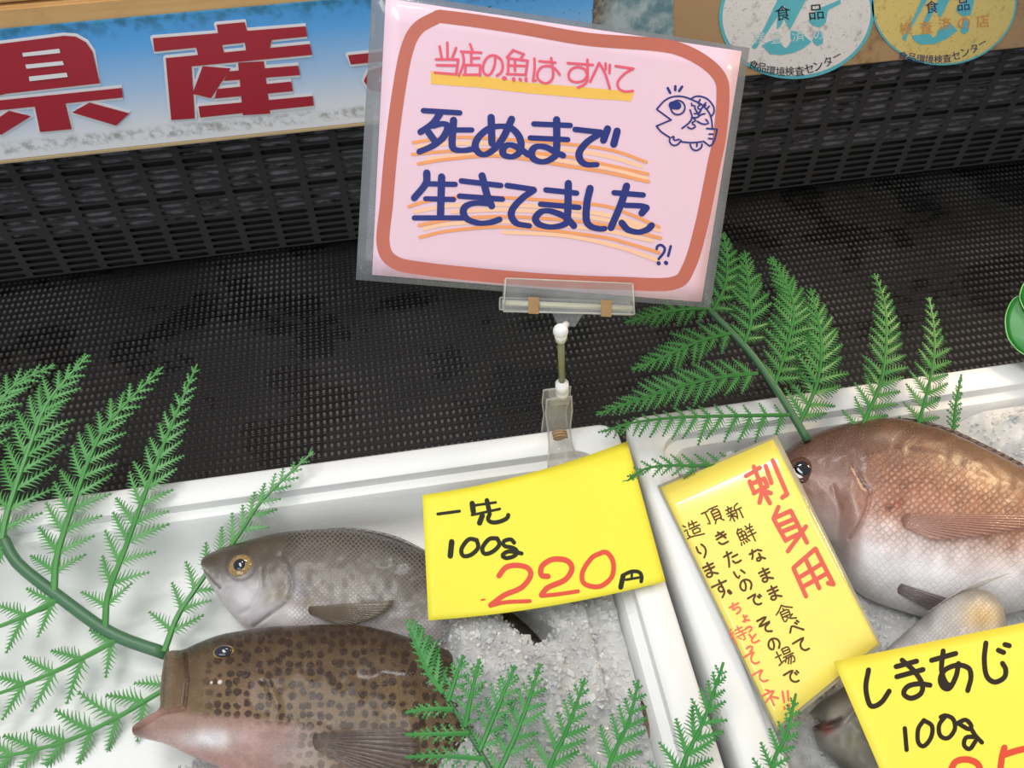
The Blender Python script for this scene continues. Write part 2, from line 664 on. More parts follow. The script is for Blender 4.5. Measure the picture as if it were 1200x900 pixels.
t = NT('dusty_fins')
co = t.coord()
sep = t.n('SeparateXYZ', i_0=co)
band = t.smooth(t.math('SINE', t.math('MULTIPLY_ADD', sep.outputs[2], 140.0, 1.2)), -0.75, -0.3)
band = t.math('MULTIPLY', band, t.smooth(sep.outputs[2], MAT_Z + 0.050, MAT_Z + 0.060))
mpf = t.n('Mapping', i_0=co)
mpf.inputs['Scale'].default_value = (1.0, 1.0, 3.0)
g = t.math('MULTIPLY', band, t.smooth(t.noise(34.0, 6.0, mpf.outputs[0], 0.7), 0.34, 0.66))
p = t.principled(t.mix(g, (0.004, 0.004, 0.004, 1), (0.24, 0.24, 0.27, 1)), 0.7)
FINS = t.done(p)
mb = MB()
mb.box((0.09, WALL_Y + 0.0068, 0.0), np.array((1.33, 0, 0)), np.array((0, 0.004, 0)), np.array((0, 0, 0.115)))
tag(mb.build('wall_inner', FINS), None, kind='structure')

# wooden ledge above the grille
t = NT('pale_ply_wood')
co = t.coord()
mp = t.n('Mapping', i_0=co)
mp.inputs['Scale'].default_value = (3.0, 20.0, 45.0)
gr = t.noise(6.0, 6.0, mp.outputs[0], 0.6)
dirt = t.smooth(t.noise(22.0, 6.0, co, 0.7), 0.5, 0.72)
sepw = t.n('SeparateXYZ', i_0=co)
rightish = t.smooth(sepw.outputs[0], 0.12, 0.24)
base = t.mix(gr, lin((196, 150, 92)), lin((222, 180, 122)))
base = t.mix(t.math('MULTIPLY', rightish, 0.75), base, lin((164, 138, 108)))
base = t.mix(t.math('MULTIPLY', dirt, t.math('MULTIPLY_ADD', rightish, 0.7, 0.12)), base, lin((96, 72, 48)))
WOOD = t.done(t.principled(base, 0.6, bump=gr, bump_s=0.08))
bl = [boardP.at(-60, 173), boardP.at(1260, 60)]
zb0 = bl[0][2]
zb1 = bl[1][2]
# the board's lower edge is level in the room: one height for all of it
zb = (boardP.at(0, 168)[2] + boardP.at(430, 132)[2] + boardP.at(870, 97)[2] + boardP.at(1200, 66)[2]) / 4
BY = WALL_Y - 0.022


def board(name, x0, x1, z0, z1, y_front, th, mat, bev=0.002):
    bm = bmesh.new()
    vs = [bm.verts.new((x, y, z)) for z in (z0, z1) for y in (y_front, y_front + th) for x in (x0, x1)]
    for f in [(0, 2, 3, 1), (4, 5, 7, 6), (0, 1, 5, 4), (2, 6, 7, 3), (0, 4, 6, 2), (1, 3, 7, 5)]:
        bm.faces.new([vs[i] for i in f])
    bmesh.ops.recalc_face_normals(bm, faces=bm.faces[:])
    bmesh.ops.bevel(bm, geom=bm.edges[:], offset=bev, segments=2, affect='EDGES')
    me = bpy.data.meshes.new(name)
    bm.to_mesh(me)
    bm.free()
    return link(name, me, mat)


z_top1 = boardP.at(0, 8)[2]
tag(board('trim_1', -1.2, 1.4, zb, z_top1 - 0.0012, BY, 0.05, WOOD), None, kind='structure')
tag(board('trim_2', -1.2, 1.4, z_top1 + 0.0012, z_top1 + 0.13, BY + 0.004, 0.05, WOOD), None, kind='structure')


def bat(px, py, lift=0.0):
    return boardP.at(px, py, lift)


# ------------------------------------------------------------------ blue banner board
banner = thing('banner_board', 'blue to white printed banner board with big red characters on the wooden ledge', 'sign', bat(330, 100))
xl, xr = bat(-60, 100)[0], bat(691, 60)[0]
zt = (bat(0, 31)[2] + bat(240, 13)[2]) / 2
t = NT('blue_print')
co = t.coord()
sepb = t.n('SeparateXYZ', i_0=co)
h = t.n('MapRange', i_0=sepb.outputs[2], i_1=zb, i_2=zt).outputs[0]
ramp = t.n('ValToRGB', i_0=h)
el = ramp.color_ramp.elements
el[0].position, el[0].color = 0.0, lin((238, 240, 244))
el[1].position, el[1].color = 1.0, lin((64, 146, 196))
for pos, c in ((0.16, (232, 238, 247)), (0.45, (178, 210, 246)), (0.8, (98, 176, 242)), (0.93, (82, 164, 234))):
    e = el.new(pos)
    e.color = lin(c)
sp = t.smooth(t.noise(300.0, 4.0, co, 0.7), 0.62, 0.68)
mould_top = t.math('MULTIPLY', t.smooth(h, 0.82, 1.0), t.smooth(t.noise(90.0, 4.0, co), 0.42, 0.62))
grime = t.math('MULTIPLY', t.math('SUBTRACT', 1.0, t.smooth(t.math('ABSOLUTE', t.math('SUBTRACT', h, 0.07)), 0.02, 0.075)),
               t.smooth(t.noise(130.0, 5.0, co, 0.7), 0.42, 0.66))
c = t.mix(t.math('MULTIPLY', mould_top, 0.6), ramp.outputs[0], lin((38, 92, 110)))
c = t.mix(t.math('MULTIPLY', grime, 0.75), c, lin((150, 146, 140)))
sx = t.smooth(sepb.outputs[0], bat(500, 20)[0], bat(560, 20)[0])
c = t.mix(t.math('MULTIPLY', sx, sp), c, lin((24, 34, 60)))
BLUE = t.done(t.principled(c, 0.35))
o = board('panel', xl, xr, zb - 0.004, zt, BY - 0.0045, 0.004, BLUE, 0.0008)
o.parent = banner
o.matrix_parent_inverse = parent_inv(banner)
BL = 0.0050
o = board('edge_strip', xl, xr, zb - 0.0075, zb - 0.0042, BY - 0.0055, 0.006, plain('banner_edge', (190, 170, 130), 0.6), 0.0006)
o.parent = banner
o.matrix_parent_inverse = parent_inv(banner)
a5 = lambda *pts: [(x / 5, y / 5) for x, y in pts]
a2 = lambda *pts: [(x / 2.667, y / 2.667) for x, y in pts]
KEN = [a5((-60, 248), (380, 192), (450, 197), (510, 230), (548, 285), (590, 470), (48, 530), (-12, 545), (-60, 400)),
       a5((-120, 582), (718, 497), (725, 553), (-120, 640)),
       a5((208, 590), (385, 572), (425, 738), (242, 755)),
       a5((60, 630), (190, 662), (15, 770), (-90, 735)),
       a5((530, 582), (762, 645), (685, 717), (428, 640))]
KEN_BARS = [a5((140, 290), (355, 265), (362, 290), (145, 312)), a5((158, 358), (375, 337), (383, 360), (165, 382)),
            a5((178, 428), (398, 405), (405, 430), (183, 455))]
SAN = [a2((678, 68), (766, 60), (775, 100), (685, 105)),
       a2((480, 110), (955, 73), (960, 105), (485, 152)),
       a2((612, 130), (692, 120), (702, 158), (622, 168)),
       a2((765, 115), (852, 106), (842, 146), (770, 152)),
       a2((520, 172), (968, 128), (975, 162), (524, 205)),
       a2((520, 172), (598, 165), (610, 360), (537, 365)),
       a2((635, 197), (722, 204), (660, 297), (603, 283)),
       a2((745, 186), (825, 182), (845, 345), (760, 350)),
       a2((715, 213), (932, 195), (937, 225), (700, 243)),
       a2((680, 268), (910, 245), (915, 275), (672, 298)),
       a2((622, 322), (977, 290), (980, 320), (627, 357))]
SU = [a2((1087, 163), (1420, 128), (1425, 160), (1095, 192)), a2((1290, 110), (1330, 108), (1320, 330), (1280, 340)),
      a2((1290, 205), (1200, 195), (1150, 212), (1136, 243), (1155, 272), (1220, 285), (1290, 270), (1270, 245), (1215, 255), (1180, 245), (1185, 228), (1220, 220), (1290, 225))]
white_ink = plain('white_print', (236, 238, 242), 0.4, 0.03)
red_ink = plain('banner_red', (170, 44, 58), 0.38, 0.05, 30)
mbw = MB()
for k, poly in enumerate(KEN + SAN + SU):
    ribbon(mbw, bat, closed(poly), 6.2, BL + 0.00004 * k, curve=False)
o = mbw.build('lettering', white_ink, banner)
fix_up(o, bat)
o['label'] = 'white outline of the characters'
polys('lettering', bat, KEN + SAN + SU, BL + 0.0012, red_ink, banner, 'bold red characters')
polys('lettering', bat, KEN_BARS, BL + 0.0020, white_ink, banner, 'white gaps inside the first character')

# ------------------------------------------------------------------ faded torn poster
t = NT('faded_poster')
co = t.coord()
sepq = t.n('SeparateXYZ', i_0=co)
cl = t.noise(30.0, 6.0, co, 0.65)
c = t.mix(t.smooth(cl, 0.40, 0.62), lin((96, 136, 150)), lin((176, 192, 198)))
gry = t.math('SUBTRACT', 1.0, t.smooth(t.math('ADD', sepq.outputs[0], t.math('MULTIPLY', cl, 0.05)), bat(727, 20)[0], bat(757, 20)[0]))
c = t.mix(gry, c, t.mix(t.smooth(t.noise(160.0, 4.0, co), 0.4, 0.6), lin((92, 88, 78)), lin((142, 134, 120))))
FADED = t.done(t.principled(c, 0.6))
mb = MB()
jag = lambda a, b, n, amp: [(a[0] + (b[0] - a[0]) * i / n + random.uniform(-amp, amp), a[1] + (b[1] - a[1]) * i / n + random.uniform(-amp, amp)) for i in range(n)]
outl = jag((693, -40), (693, 112), 9, 0.6) + jag((693, 112), (789, 103), 6, 0.8) + jag((789, 103), (788, -40), 12, 1.1) + [(788, -40)]
mb.prism([bat(x, y, 0.0002) for x, y in outl], np.array((0, -1, 0)), 0.001)
o = mb.build('torn_poster', FADED)
bm = bmesh.new(); bm.from_mesh(o.data); bmesh.ops.recalc_face_normals(bm, faces=bm.faces[:]); bm.to_mesh(o.data); bm.free()
tag(o, 'torn faded grey and teal poster scrap between blue banner and round stickers', 'poster')


# ------------------------------------------------------------------ round stickers
def ellipse(cx, cy, rx, ry, rot, n=72):
    c, s = math.cos(rot), math.sin(rot)
    return [(cx + rx * math.cos(a) * c - ry * math.sin(a) * s, cy + rx * math.cos(a) * s + ry * math.sin(a) * c)
            for a in [2 * math.pi * i / n for i in range(n)]]


def grimy(name, c, dirt_c, amount):
    t = NT(name)
    co = t.coord()
    n1 = t.smooth(t.noise(55.0, 7.0, co, 0.75), 0.53, 0.72)
    n2 = t.smooth(t.noise(420.0, 3.0, co, 0.6), 0.62, 0.7)
    f = t.math('MULTIPLY', t.math('MAXIMUM', n1, n2), amount, clamp=True)
    return t.done(t.principled(t.mix(f, lin(c), lin(dirt_c)), 0.45))


TEAL = plain('teal_print', (98, 190, 208), 0.4, 0.08, 80)


def sticker(label, cx, cy, rx, ry, face, ring, s, kind):
    o = thing('round_sticker', label, 'sticker', bat(cx, cy))
    mb = MB()
    mb.prism([bat(x, y, 0.0003) for x, y in ellipse(cx, cy, rx, ry, -0.10)], np.array((0, -1, 0)), 0.0006)
    disc = mb.build('backing', ring, o)
    bm = bmesh.new(); bm.from_mesh(disc.data); bmesh.ops.recalc_face_normals(bm, faces=bm.faces[:]); bm.to_mesh(disc.data); bm.free()
    disc['label'] = 'thin teal border'
    polys('face', bat, [ellipse(cx, cy, rx - kind, ry - kind, -0.10)], 0.0011, face, o)
    return o


s1 = sticker('round white sticker with teal emblem on the ledge beside the pink sign', 933, 17, 91, 75,
             grimy('white_sticker', (232, 231, 233), (112, 98, 96), 0.7), TEAL, 1, 4.0)
c1 = crop(830, 0, 6.667)
EMB = [c1((545, -60), (655, -60), (620, 0), (415, 310), (365, 378), (340, 372), (338, 352), (375, 318), (440, 200), (535, 0)),
       c1((625, -60), (800, -60), (755, 0), (632, 232), (600, 165), (575, 120), (600, 40)),
       c1((600, 120), (560, 200), (530, 225), (540, 120), (575, 60)),
       c1((415, 350), (470, 318), (550, 300), (575, 350), (600, 372), (625, 350), (640, 318), (740, 268), (802, 322), (740, 372), (660, 408), (570, 425), (480, 418)),
       c1((800, 110), (860, 60), (1028, -8), (1030, 24), (930, 75), (915, 165), (890, 195), (855, 208), (812, 195), (780, 160)),
       c1((860, 222), (893, 290), (890, 335), (850, 354), (818, 330), (808, 305)),
       c1((640, 235), (720, 245), (745, 268), (660, 310), (640, 300))]
polys('emblem', bat, EMB, 0.0015, TEAL, s1, 'teal emblem')
INKB = plain('black_print', (38, 36, 40), 0.45)
mb = MB()
f1 = lambda ch, x, y, sz, a=-0.09, asp=1.0: (ch, 830 + x / 6.667, y / 6.667, sz, a, asp)
for it_ in (f1('食', 577, 95, 17.5), f1('品', 838, 88, 17.5)):
    mb = MB()
    type_chars(mb, bat, [it_], 0.0019)
    o = mb.build('lettering', INKB, s1); fix_up(o, bat); o['label'] = 'large black character'
mb = MB()
ang = [0.30, 0.20, 0.12, 0.05, -0.02, -0.10, -0.2, -0.3, -0.4, -0.5]
pos = [(350, 500), (415, 522), (485, 545), (560, 552), (632, 550), (708, 548), (782, 530), (855, 508), (930, 475), (1000, 430)]
type_chars(mb, bat, [f1(ch, x, y, 10.8, a) for ch, (x, y), a in zip('食品環境検査センター', pos, ang)], 0.0019)
o = mb.build('lettering', INKB, s1); fix_up(o, bat); o['label'] = 'black printed characters'
mb = MB()
type_chars(mb, bat, [f1('検', 395, 285, 14), f1('査', 530, 285, 15), f1('済', 700, 268, 15), f1('の', 857, 265, 12)], 0.0017)
o = mb.build('lettering', plain('pale_print', (208, 226, 228), 0.5), s1); fix_up(o, bat); o['label'] = 'washed out pale characters'

s2 = sticker('round yellow sticker with teal emblem at the right end of the ledge', 1106, 3, 85, 73,
             grimy('yellow_sticker', (226, 205, 128), (140, 118, 72), 0.75), TEAL, 1, 2.2)
c2 = crop(1010, 0, 6.316)
EM2 = [c2((440, -60), (530, -60), (470, 10), (345, 230), (318, 298), (298, 292), (296, 268), (340, 215), (430, 10)),
       c2((590, -60), (700, -60), (640, 0), (580, 120), (565, 120), (540, 60), (470, 190), (440, 190), (480, 90), (560, 0)),
       c2((362, 258), (500, 245), (520, 275), (545, 260), (560, 220), (650, 165), (702, 222), (620, 285), (530, 322), (430, 326), (385, 300)),
       c2((690, 60), (740, 10), (830, -60), (822, 20), (800, 105), (750, 118), (710, 95)),
       c2((750, 130), (790, 170), (785, 225), (752, 248), (725, 232), (735, 180))]
polys('emblem', bat, EM2, 0.0015, TEAL, s2, 'teal emblem')
f2 = lambda ch, x, y, sz, a=-0.09, asp=1.0: (ch, 1010 + x / 6.316, y / 6.316, sz, a, asp)
mb = MB()
NAVP = plain('navy_print', (52, 56, 110), 0.45)
for it_ in (f2('食', 512, 45, 15), f2('品', 745, 28, 14.5)):
    mb = MB()
    type_chars(mb, bat, [it_], 0.0019)
    o = mb.build('lettering', NAVP, s2); fix_up(o, bat); o['label'] = 'large navy character'
mb = MB()
pos = [(300, 405), (365, 420), (430, 430), (495, 432), (560, 432), (625, 425), (690, 405), (760, 380), (825, 352), (885, 312)]
type_chars(mb, bat, [f2(ch, x, y, 10.0, a) for ch, (x, y), a in zip('食品環境検査センター', pos, ang)], 0.0019)
o = mb.build('lettering', plain('navy_print', (52, 56, 110), 0.45), s2); fix_up(o, bat); o['label'] = 'navy printed characters'
mb = MB()
type_chars(mb, bat, [f2('検', 320, 205, 15), f2('査', 470, 195, 15), f2('済', 610, 172, 15), f2('の', 750, 165, 14), f2('店', 888, 150, 15)], 0.0019)
o = mb.build('lettering', plain('faded_orange_print', (218, 152, 98), 0.45), s2); fix_up(o, bat); o['label'] = 'faded orange characters'

# ================================================================== FOAM BOXES
t = NT('white_foam')
co = t.coord()
n = t.n('TexVoronoi', i_Vector=co, i_Scale=330.0)
p = t.principled(t.mix(t.noise(14.0, 3.0, co), (0.75, 0.76, 0.75, 1), (0.81, 0.81, 0.805, 1)), 0.5, bump=n.outputs[0], bump_s=0.12, bump_d=0.001,
                 Subsurface_Weight=0.0)
FOAM = t.done(p)


def rrect(w, d, inset, r, z, n=8):
    """rounded rectangle with its back right corner at the origin: x from -w to 0, y from -d to 0"""
    x0, x1, y0, y1 = -w + inset, -inset, -d + inset, -inset
    pts = []
    for cx, cy, a0 in ((x1 - r, y1 - r, 0), (x0 + r, y1 - r, 90), (x0 + r, y0 + r, 180), (x1 - r, y0 + r, 270)):
        for k in range(n + 1):
            a = math.radians(a0 + 90 * k / n)
            pts.append((cx + r * math.cos(a), cy + r * math.sin(a), z))
    return pts


def foam_box(label, corner, ex, w, d, group):
    ex = nrm((ex[0], ex[1], 0))
    ey = np.array((-ex[1], ex[0], 0))
    H = -MAT_Z - 0.0005
    rim_w = 0.024
    prof = [(0.010, -H + 0.004, 0.02), (0.006, -H + 0.012, 0.02), (0.0, -0.006, 0.016), (0.0012, -0.002, 0.016), (0.004, 0.0, 0.016),
            (rim_w - 0.003, 0.0, 0.018), (rim_w, -0.002, 0.018), (rim_w + 0.001, -0.009, 0.018), (rim_w + 0.004, -0.0105, 0.018),
            (rim_w + 0.0075, -0.0115, 0.018), (rim_w + 0.010, -0.016, 0.018), (rim_w + 0.015, -0.040, 0.022), (rim_w + 0.019, -0.049, 0.024), (rim_w + 0.027, -0.0548, 0.028),
            (rim_w + 0.040, -0.0565, 0.03)]
    rings = [rrect(w, d, i, r, z) for i, z, r in prof]
    n = len(rings[0])
    vs, fs = [], []
    for rg in rings:
        vs += [corner + ex * x + ey * y + np.array((0, 0, z)) for x, y, z in rg]
    for j in range(len(rings) - 1):
        for k in range(n):
            a, b = j * n + k, j * n + (k + 1) % n
            fs.append((a, b, b + n, a + n))
    fs.append(tuple(range(n - 1, -1, -1)))
    fs.append(tuple((len(rings) - 1) * n + k for k in range(n)))
    o = mesh('foam_box', vs, fs, FOAM, None, True)
    o.data.set_sharp_from_angle(angle=math.radians(40))
    tag(o, label, 'box', group)
    return o, ex, ey


LB_C = PL(722, 492, 0.0)
LB_E = PL(722, 492, 0.0) - PL(0, 590, 0.0)
RB_L = PL(728, 489, 0.0)
RB_E = PL(1200, 415, 0.0) - PL(728, 489, 0.0)
RB_E = nrm(nrm(LB_E) * 0.6 + nrm(RB_E) * 0.4)
WL, WR = 0.62, 0.62
left_box, lex, ley = foam_box('white foam fish box on the left holding the spotted and grey fish', LB_C, LB_E, WL, 0.44, None)
right_box, rex, rey = foam_box('white foam fish box on the right holding the red fish', RB_L + nrm((RB_E[0], RB_E[1], 0)) * (WR + 0.001), RB_E, WR, 0.44, None)
RB_C = RB_L + rex * (WR + 0.001)

# round grip hollow of the right box, a raised ring on its inner wall corner
g = MB()
gc = PL(812, 520, -0.012)
ringp = [gc + rex * 0.034 * math.cos(a) + rey * 0.020 * math.sin(a) + np.array((0, 0, -0.012)) for a in np.linspace(0, 2 * math.pi, 40)]
g.tube(ringp, 0.0030, 8, False)
o = g.build('grip_ring', FOAM, right_box, True)

# ================================================================== ICE
t = NT('crushed_ice')
co = t.coord()
n1 = t.noise(300.0, 4.0, co, 0.7)
n2 = t.noise(38.0, 5.0, co, 0.65)
icec = t.mix(t.smooth(n2, 0.36, 0.6), (0.74, 0.75, 0.76, 1), (0.90, 0.90, 0.895, 1))
p = t.principled(icec, 0.15, bump=n1, bump_s=0.3, bump_d=0.0010, IOR=1.31, Specular_IOR_Level=0.6, Coat_Weight=0.3)
tl = t.n('BsdfTranslucent', i_0=icec)
m = t.n('MixShader', i_0=0.5)
t.t.links.new(p.outputs[0], m.inputs[1])
t.t.links.new(tl.outputs[0], m.inputs[2])
ICE = t.done(m)


def vnoise(x, y, s, seed):
    r = np.random.RandomState(seed)
    T = r.rand(64, 64)
    xi, yi = x * s, y * s
    i, j = np.floor(xi).astype(int), np.floor(yi).astype(int)
    fx_, fy_ = xi - i, yi - j
    fx_, fy_ = fx_ * fx_ * (3 - 2 * fx_), fy_ * fy_ * (3 - 2 * fy_)
    g_ = lambda a, b: T[a % 64, b % 64]
    return (g_(i, j) * (1 - fx_) + g_(i + 1, j) * fx_) * (1 - fy_) + (g_(i, j + 1) * (1 - fx_) + g_(i + 1, j + 1) * fx_) * fy_


def sstep(x, a, b):
    u = np.clip((x - a) / (b - a), 0, 1)
    return u * u * (3 - 2 * u)


def seg_dist(P, a, b):
    a, b = np.asarray(a, float), np.asarray(b, float)
    ab = b - a
    u = np.clip(((P - a) @ ab) / (ab @ ab + 1e-12), 0, 1)
    return np.linalg.norm(P - (a + u[:, None] * ab), axis=1)


def poly_dist(P, pts):
    return np.min([seg_dist(P, pts[i], pts[i + 1]) for i in range(len(pts) - 1)], axis=0)


def ice_bed(label, corner, ex, ey, w, d, height, nchips, seed, step=0.0019):
    """a bumpy bed of crushed ice; height(px, py) gives its level, or below -0.056 where the box floor is bare"""
    ins = 0.037
    us = np.arange(-w + ins, -ins, step)
    ws = np.arange(-d + ins, -ins, step)
    U, W = np.meshgrid(us, ws)
    X = corner[0] + ex[0] * U + ey[0] * W
    Y = corner[1] + ex[1] * U + ey[1] * W
    pxs = np.zeros_like(X)
    pys = np.zeros_like(X)
    v = np.stack([X - CAM[0], Y - CAM[1], np.full_like(X, -0.03 - CAM[2])], -1) @ M
    pxs, pys = 600 + F * v[..., 0] / v[..., 2], 450 + F * v[..., 1] / v[..., 2]
    Hh = height(pxs, pys)
    Zz = Hh + (vnoise(X + 5, Y + 5, 170, seed) - 0.5) * 0.0042 + (vnoise(X + 5, Y + 5, 400, seed + 1) - 0.5) * 0.0014 + (vnoise(X + 5, Y + 5, 60, seed + 2) - 0.5) * 0.009
    edge = np.minimum.reduce([-ins - U, U + w - ins, -ins - W, W + d - ins])
    Zz = np.where(edge < 0.022, np.minimum(Zz, -0.014 + 0.0 * edge), Zz)
    wall = -0.0565 + np.clip(0.040 - edge - 0.012, 0, 1) * 1.4
    Zz = np.maximum(Zz, wall - 0.02) if False else Zz
    keep = Hh > -0.060
    idx = -np.ones(X.shape, int)
    vs = []
    used = keep.copy()
    for j, i in zip(*np.where(used)):
        idx[j, i] = len(vs)
        vs.append((X[j, i], Y[j, i], Zz[j, i]))
    fs = []
    for j in range(X.shape[0] - 1):
        for i in range(X.shape[1] - 1):
            q = (idx[j, i], idx[j, i + 1], idx[j + 1, i + 1], idx[j + 1, i])
            if min(q) >= 0:
                fs.append(q)
    mb = MB()
    mb.v, mb.f = [np.array(q) for q in vs], fs
    nbed = len(fs)
    r = np.random.RandomState(seed + 9)
    cand = np.argwhere(keep & (pxs > -60) & (pxs < 1260) & (pys < 960) & (edge > 0.004))
    cube = np.array([(1, 1, 1), (1, 1, -1), (1, -1, 1), (1, -1, -1), (-1, 1, 1), (-1, 1, -1), (-1, -1, 1), (-1, -1, -1)], float)
    faces = [(0, 2, 3, 1), (4, 5, 7, 6), (0, 1, 5, 4), (2, 6, 7, 3), (0, 4, 6, 2), (1, 3, 7, 5)]
    for k in r.choice(len(cand), min(nchips, len(cand)), replace=False):
        j, i = cand[k]
        s = r.uniform(0.0006, 0.0018) * (1.0 if r.rand() < 0.92 else 1.7)
        q = cube * r.uniform(0.45, 1.15, (8, 3)) * s * r.uniform(0.5, 1.2, (1, 3))
        A = np.linalg.qr(r.randn(3, 3))[0]
        A = A * np.sign(np.linalg.det(A))
        q = q @ A + np.array((X[j, i] + r.uniform(-1, 1) * step, Y[j, i] + r.uniform(-1, 1) * step, Zz[j, i] + s * 0.1))
        mb.add(q, faces)
    o = mb.build('crushed_ice', ICE)
    sm = np.zeros(len(o.data.polygons), bool)
    sm[:nbed] = True
    o.data.polygons.foreach_set('use_smooth', sm)
    tag(o, label, 'ice', None, 'stuff')
    return o


def ice_left(px, py):
    a = sstep(px + 0.10 * (py - 780), 470, 545)
    base = -0.064 + a * 0.052
    # pile over the spotted fish's back half, sinking to the right
    pile = np.exp(-(((px - 590) / 120.0) ** 2 + ((py - 830) / 80.0) ** 2)) * 0.026
    right_low = sstep(px, 690, 800) * 0.014
    back = sstep(-py, -660, -600) * 0.022
    low_front = np.exp(-(((px - 290) / 90.0) ** 2 + ((py - 925) / 45.0) ** 2)) * 0.034
    near = sstep(py, 880, 960) * sstep(px, 230, 330) * 0.02
    ax_, ay_ = ((px - 616) * 0.68 + (py - 738) * 0.73), (-(px - 616) * 0.73 + (py - 738) * 0.68)
    hollow = np.exp(-((ax_ / 36.0) ** 4 + (ay_ / 17.0) ** 4)) * 0.036 + np.exp(-(((px - 786) / 20.0) ** 2 + ((py - 838) / 18.0) ** 2)) * 0.050
    return base + pile * a - right_low - back + low_front + near - hollow


def ice_right(px, py):
    h = np.full(px.shape, -0.040)
    h += sstep(px - (py - 480) * 0.3, 1085, 1190) * sstep(-py, -600, -520) * 0.050
    h -= sstep(-py, -560, -500) * sstep(-px, -1090, -1010) * 0.03
    return h


ice_bed('crushed white ice heaped around the fish tails in the left foam box', LB_C, lex, ley, WL, 0.44, ice_left, 5200, 11)
ice_bed('crushed white ice under the red fish in the right foam box', RB_C, rex, rey, WR, 0.44, ice_right, 5000, 31)


# ================================================================== FISH
def smooth_noise(P, s, seed):
    return vnoise(P[:, 0] / 100 + 7, P[:, 1] / 100 + 7, s, seed) - 0.5


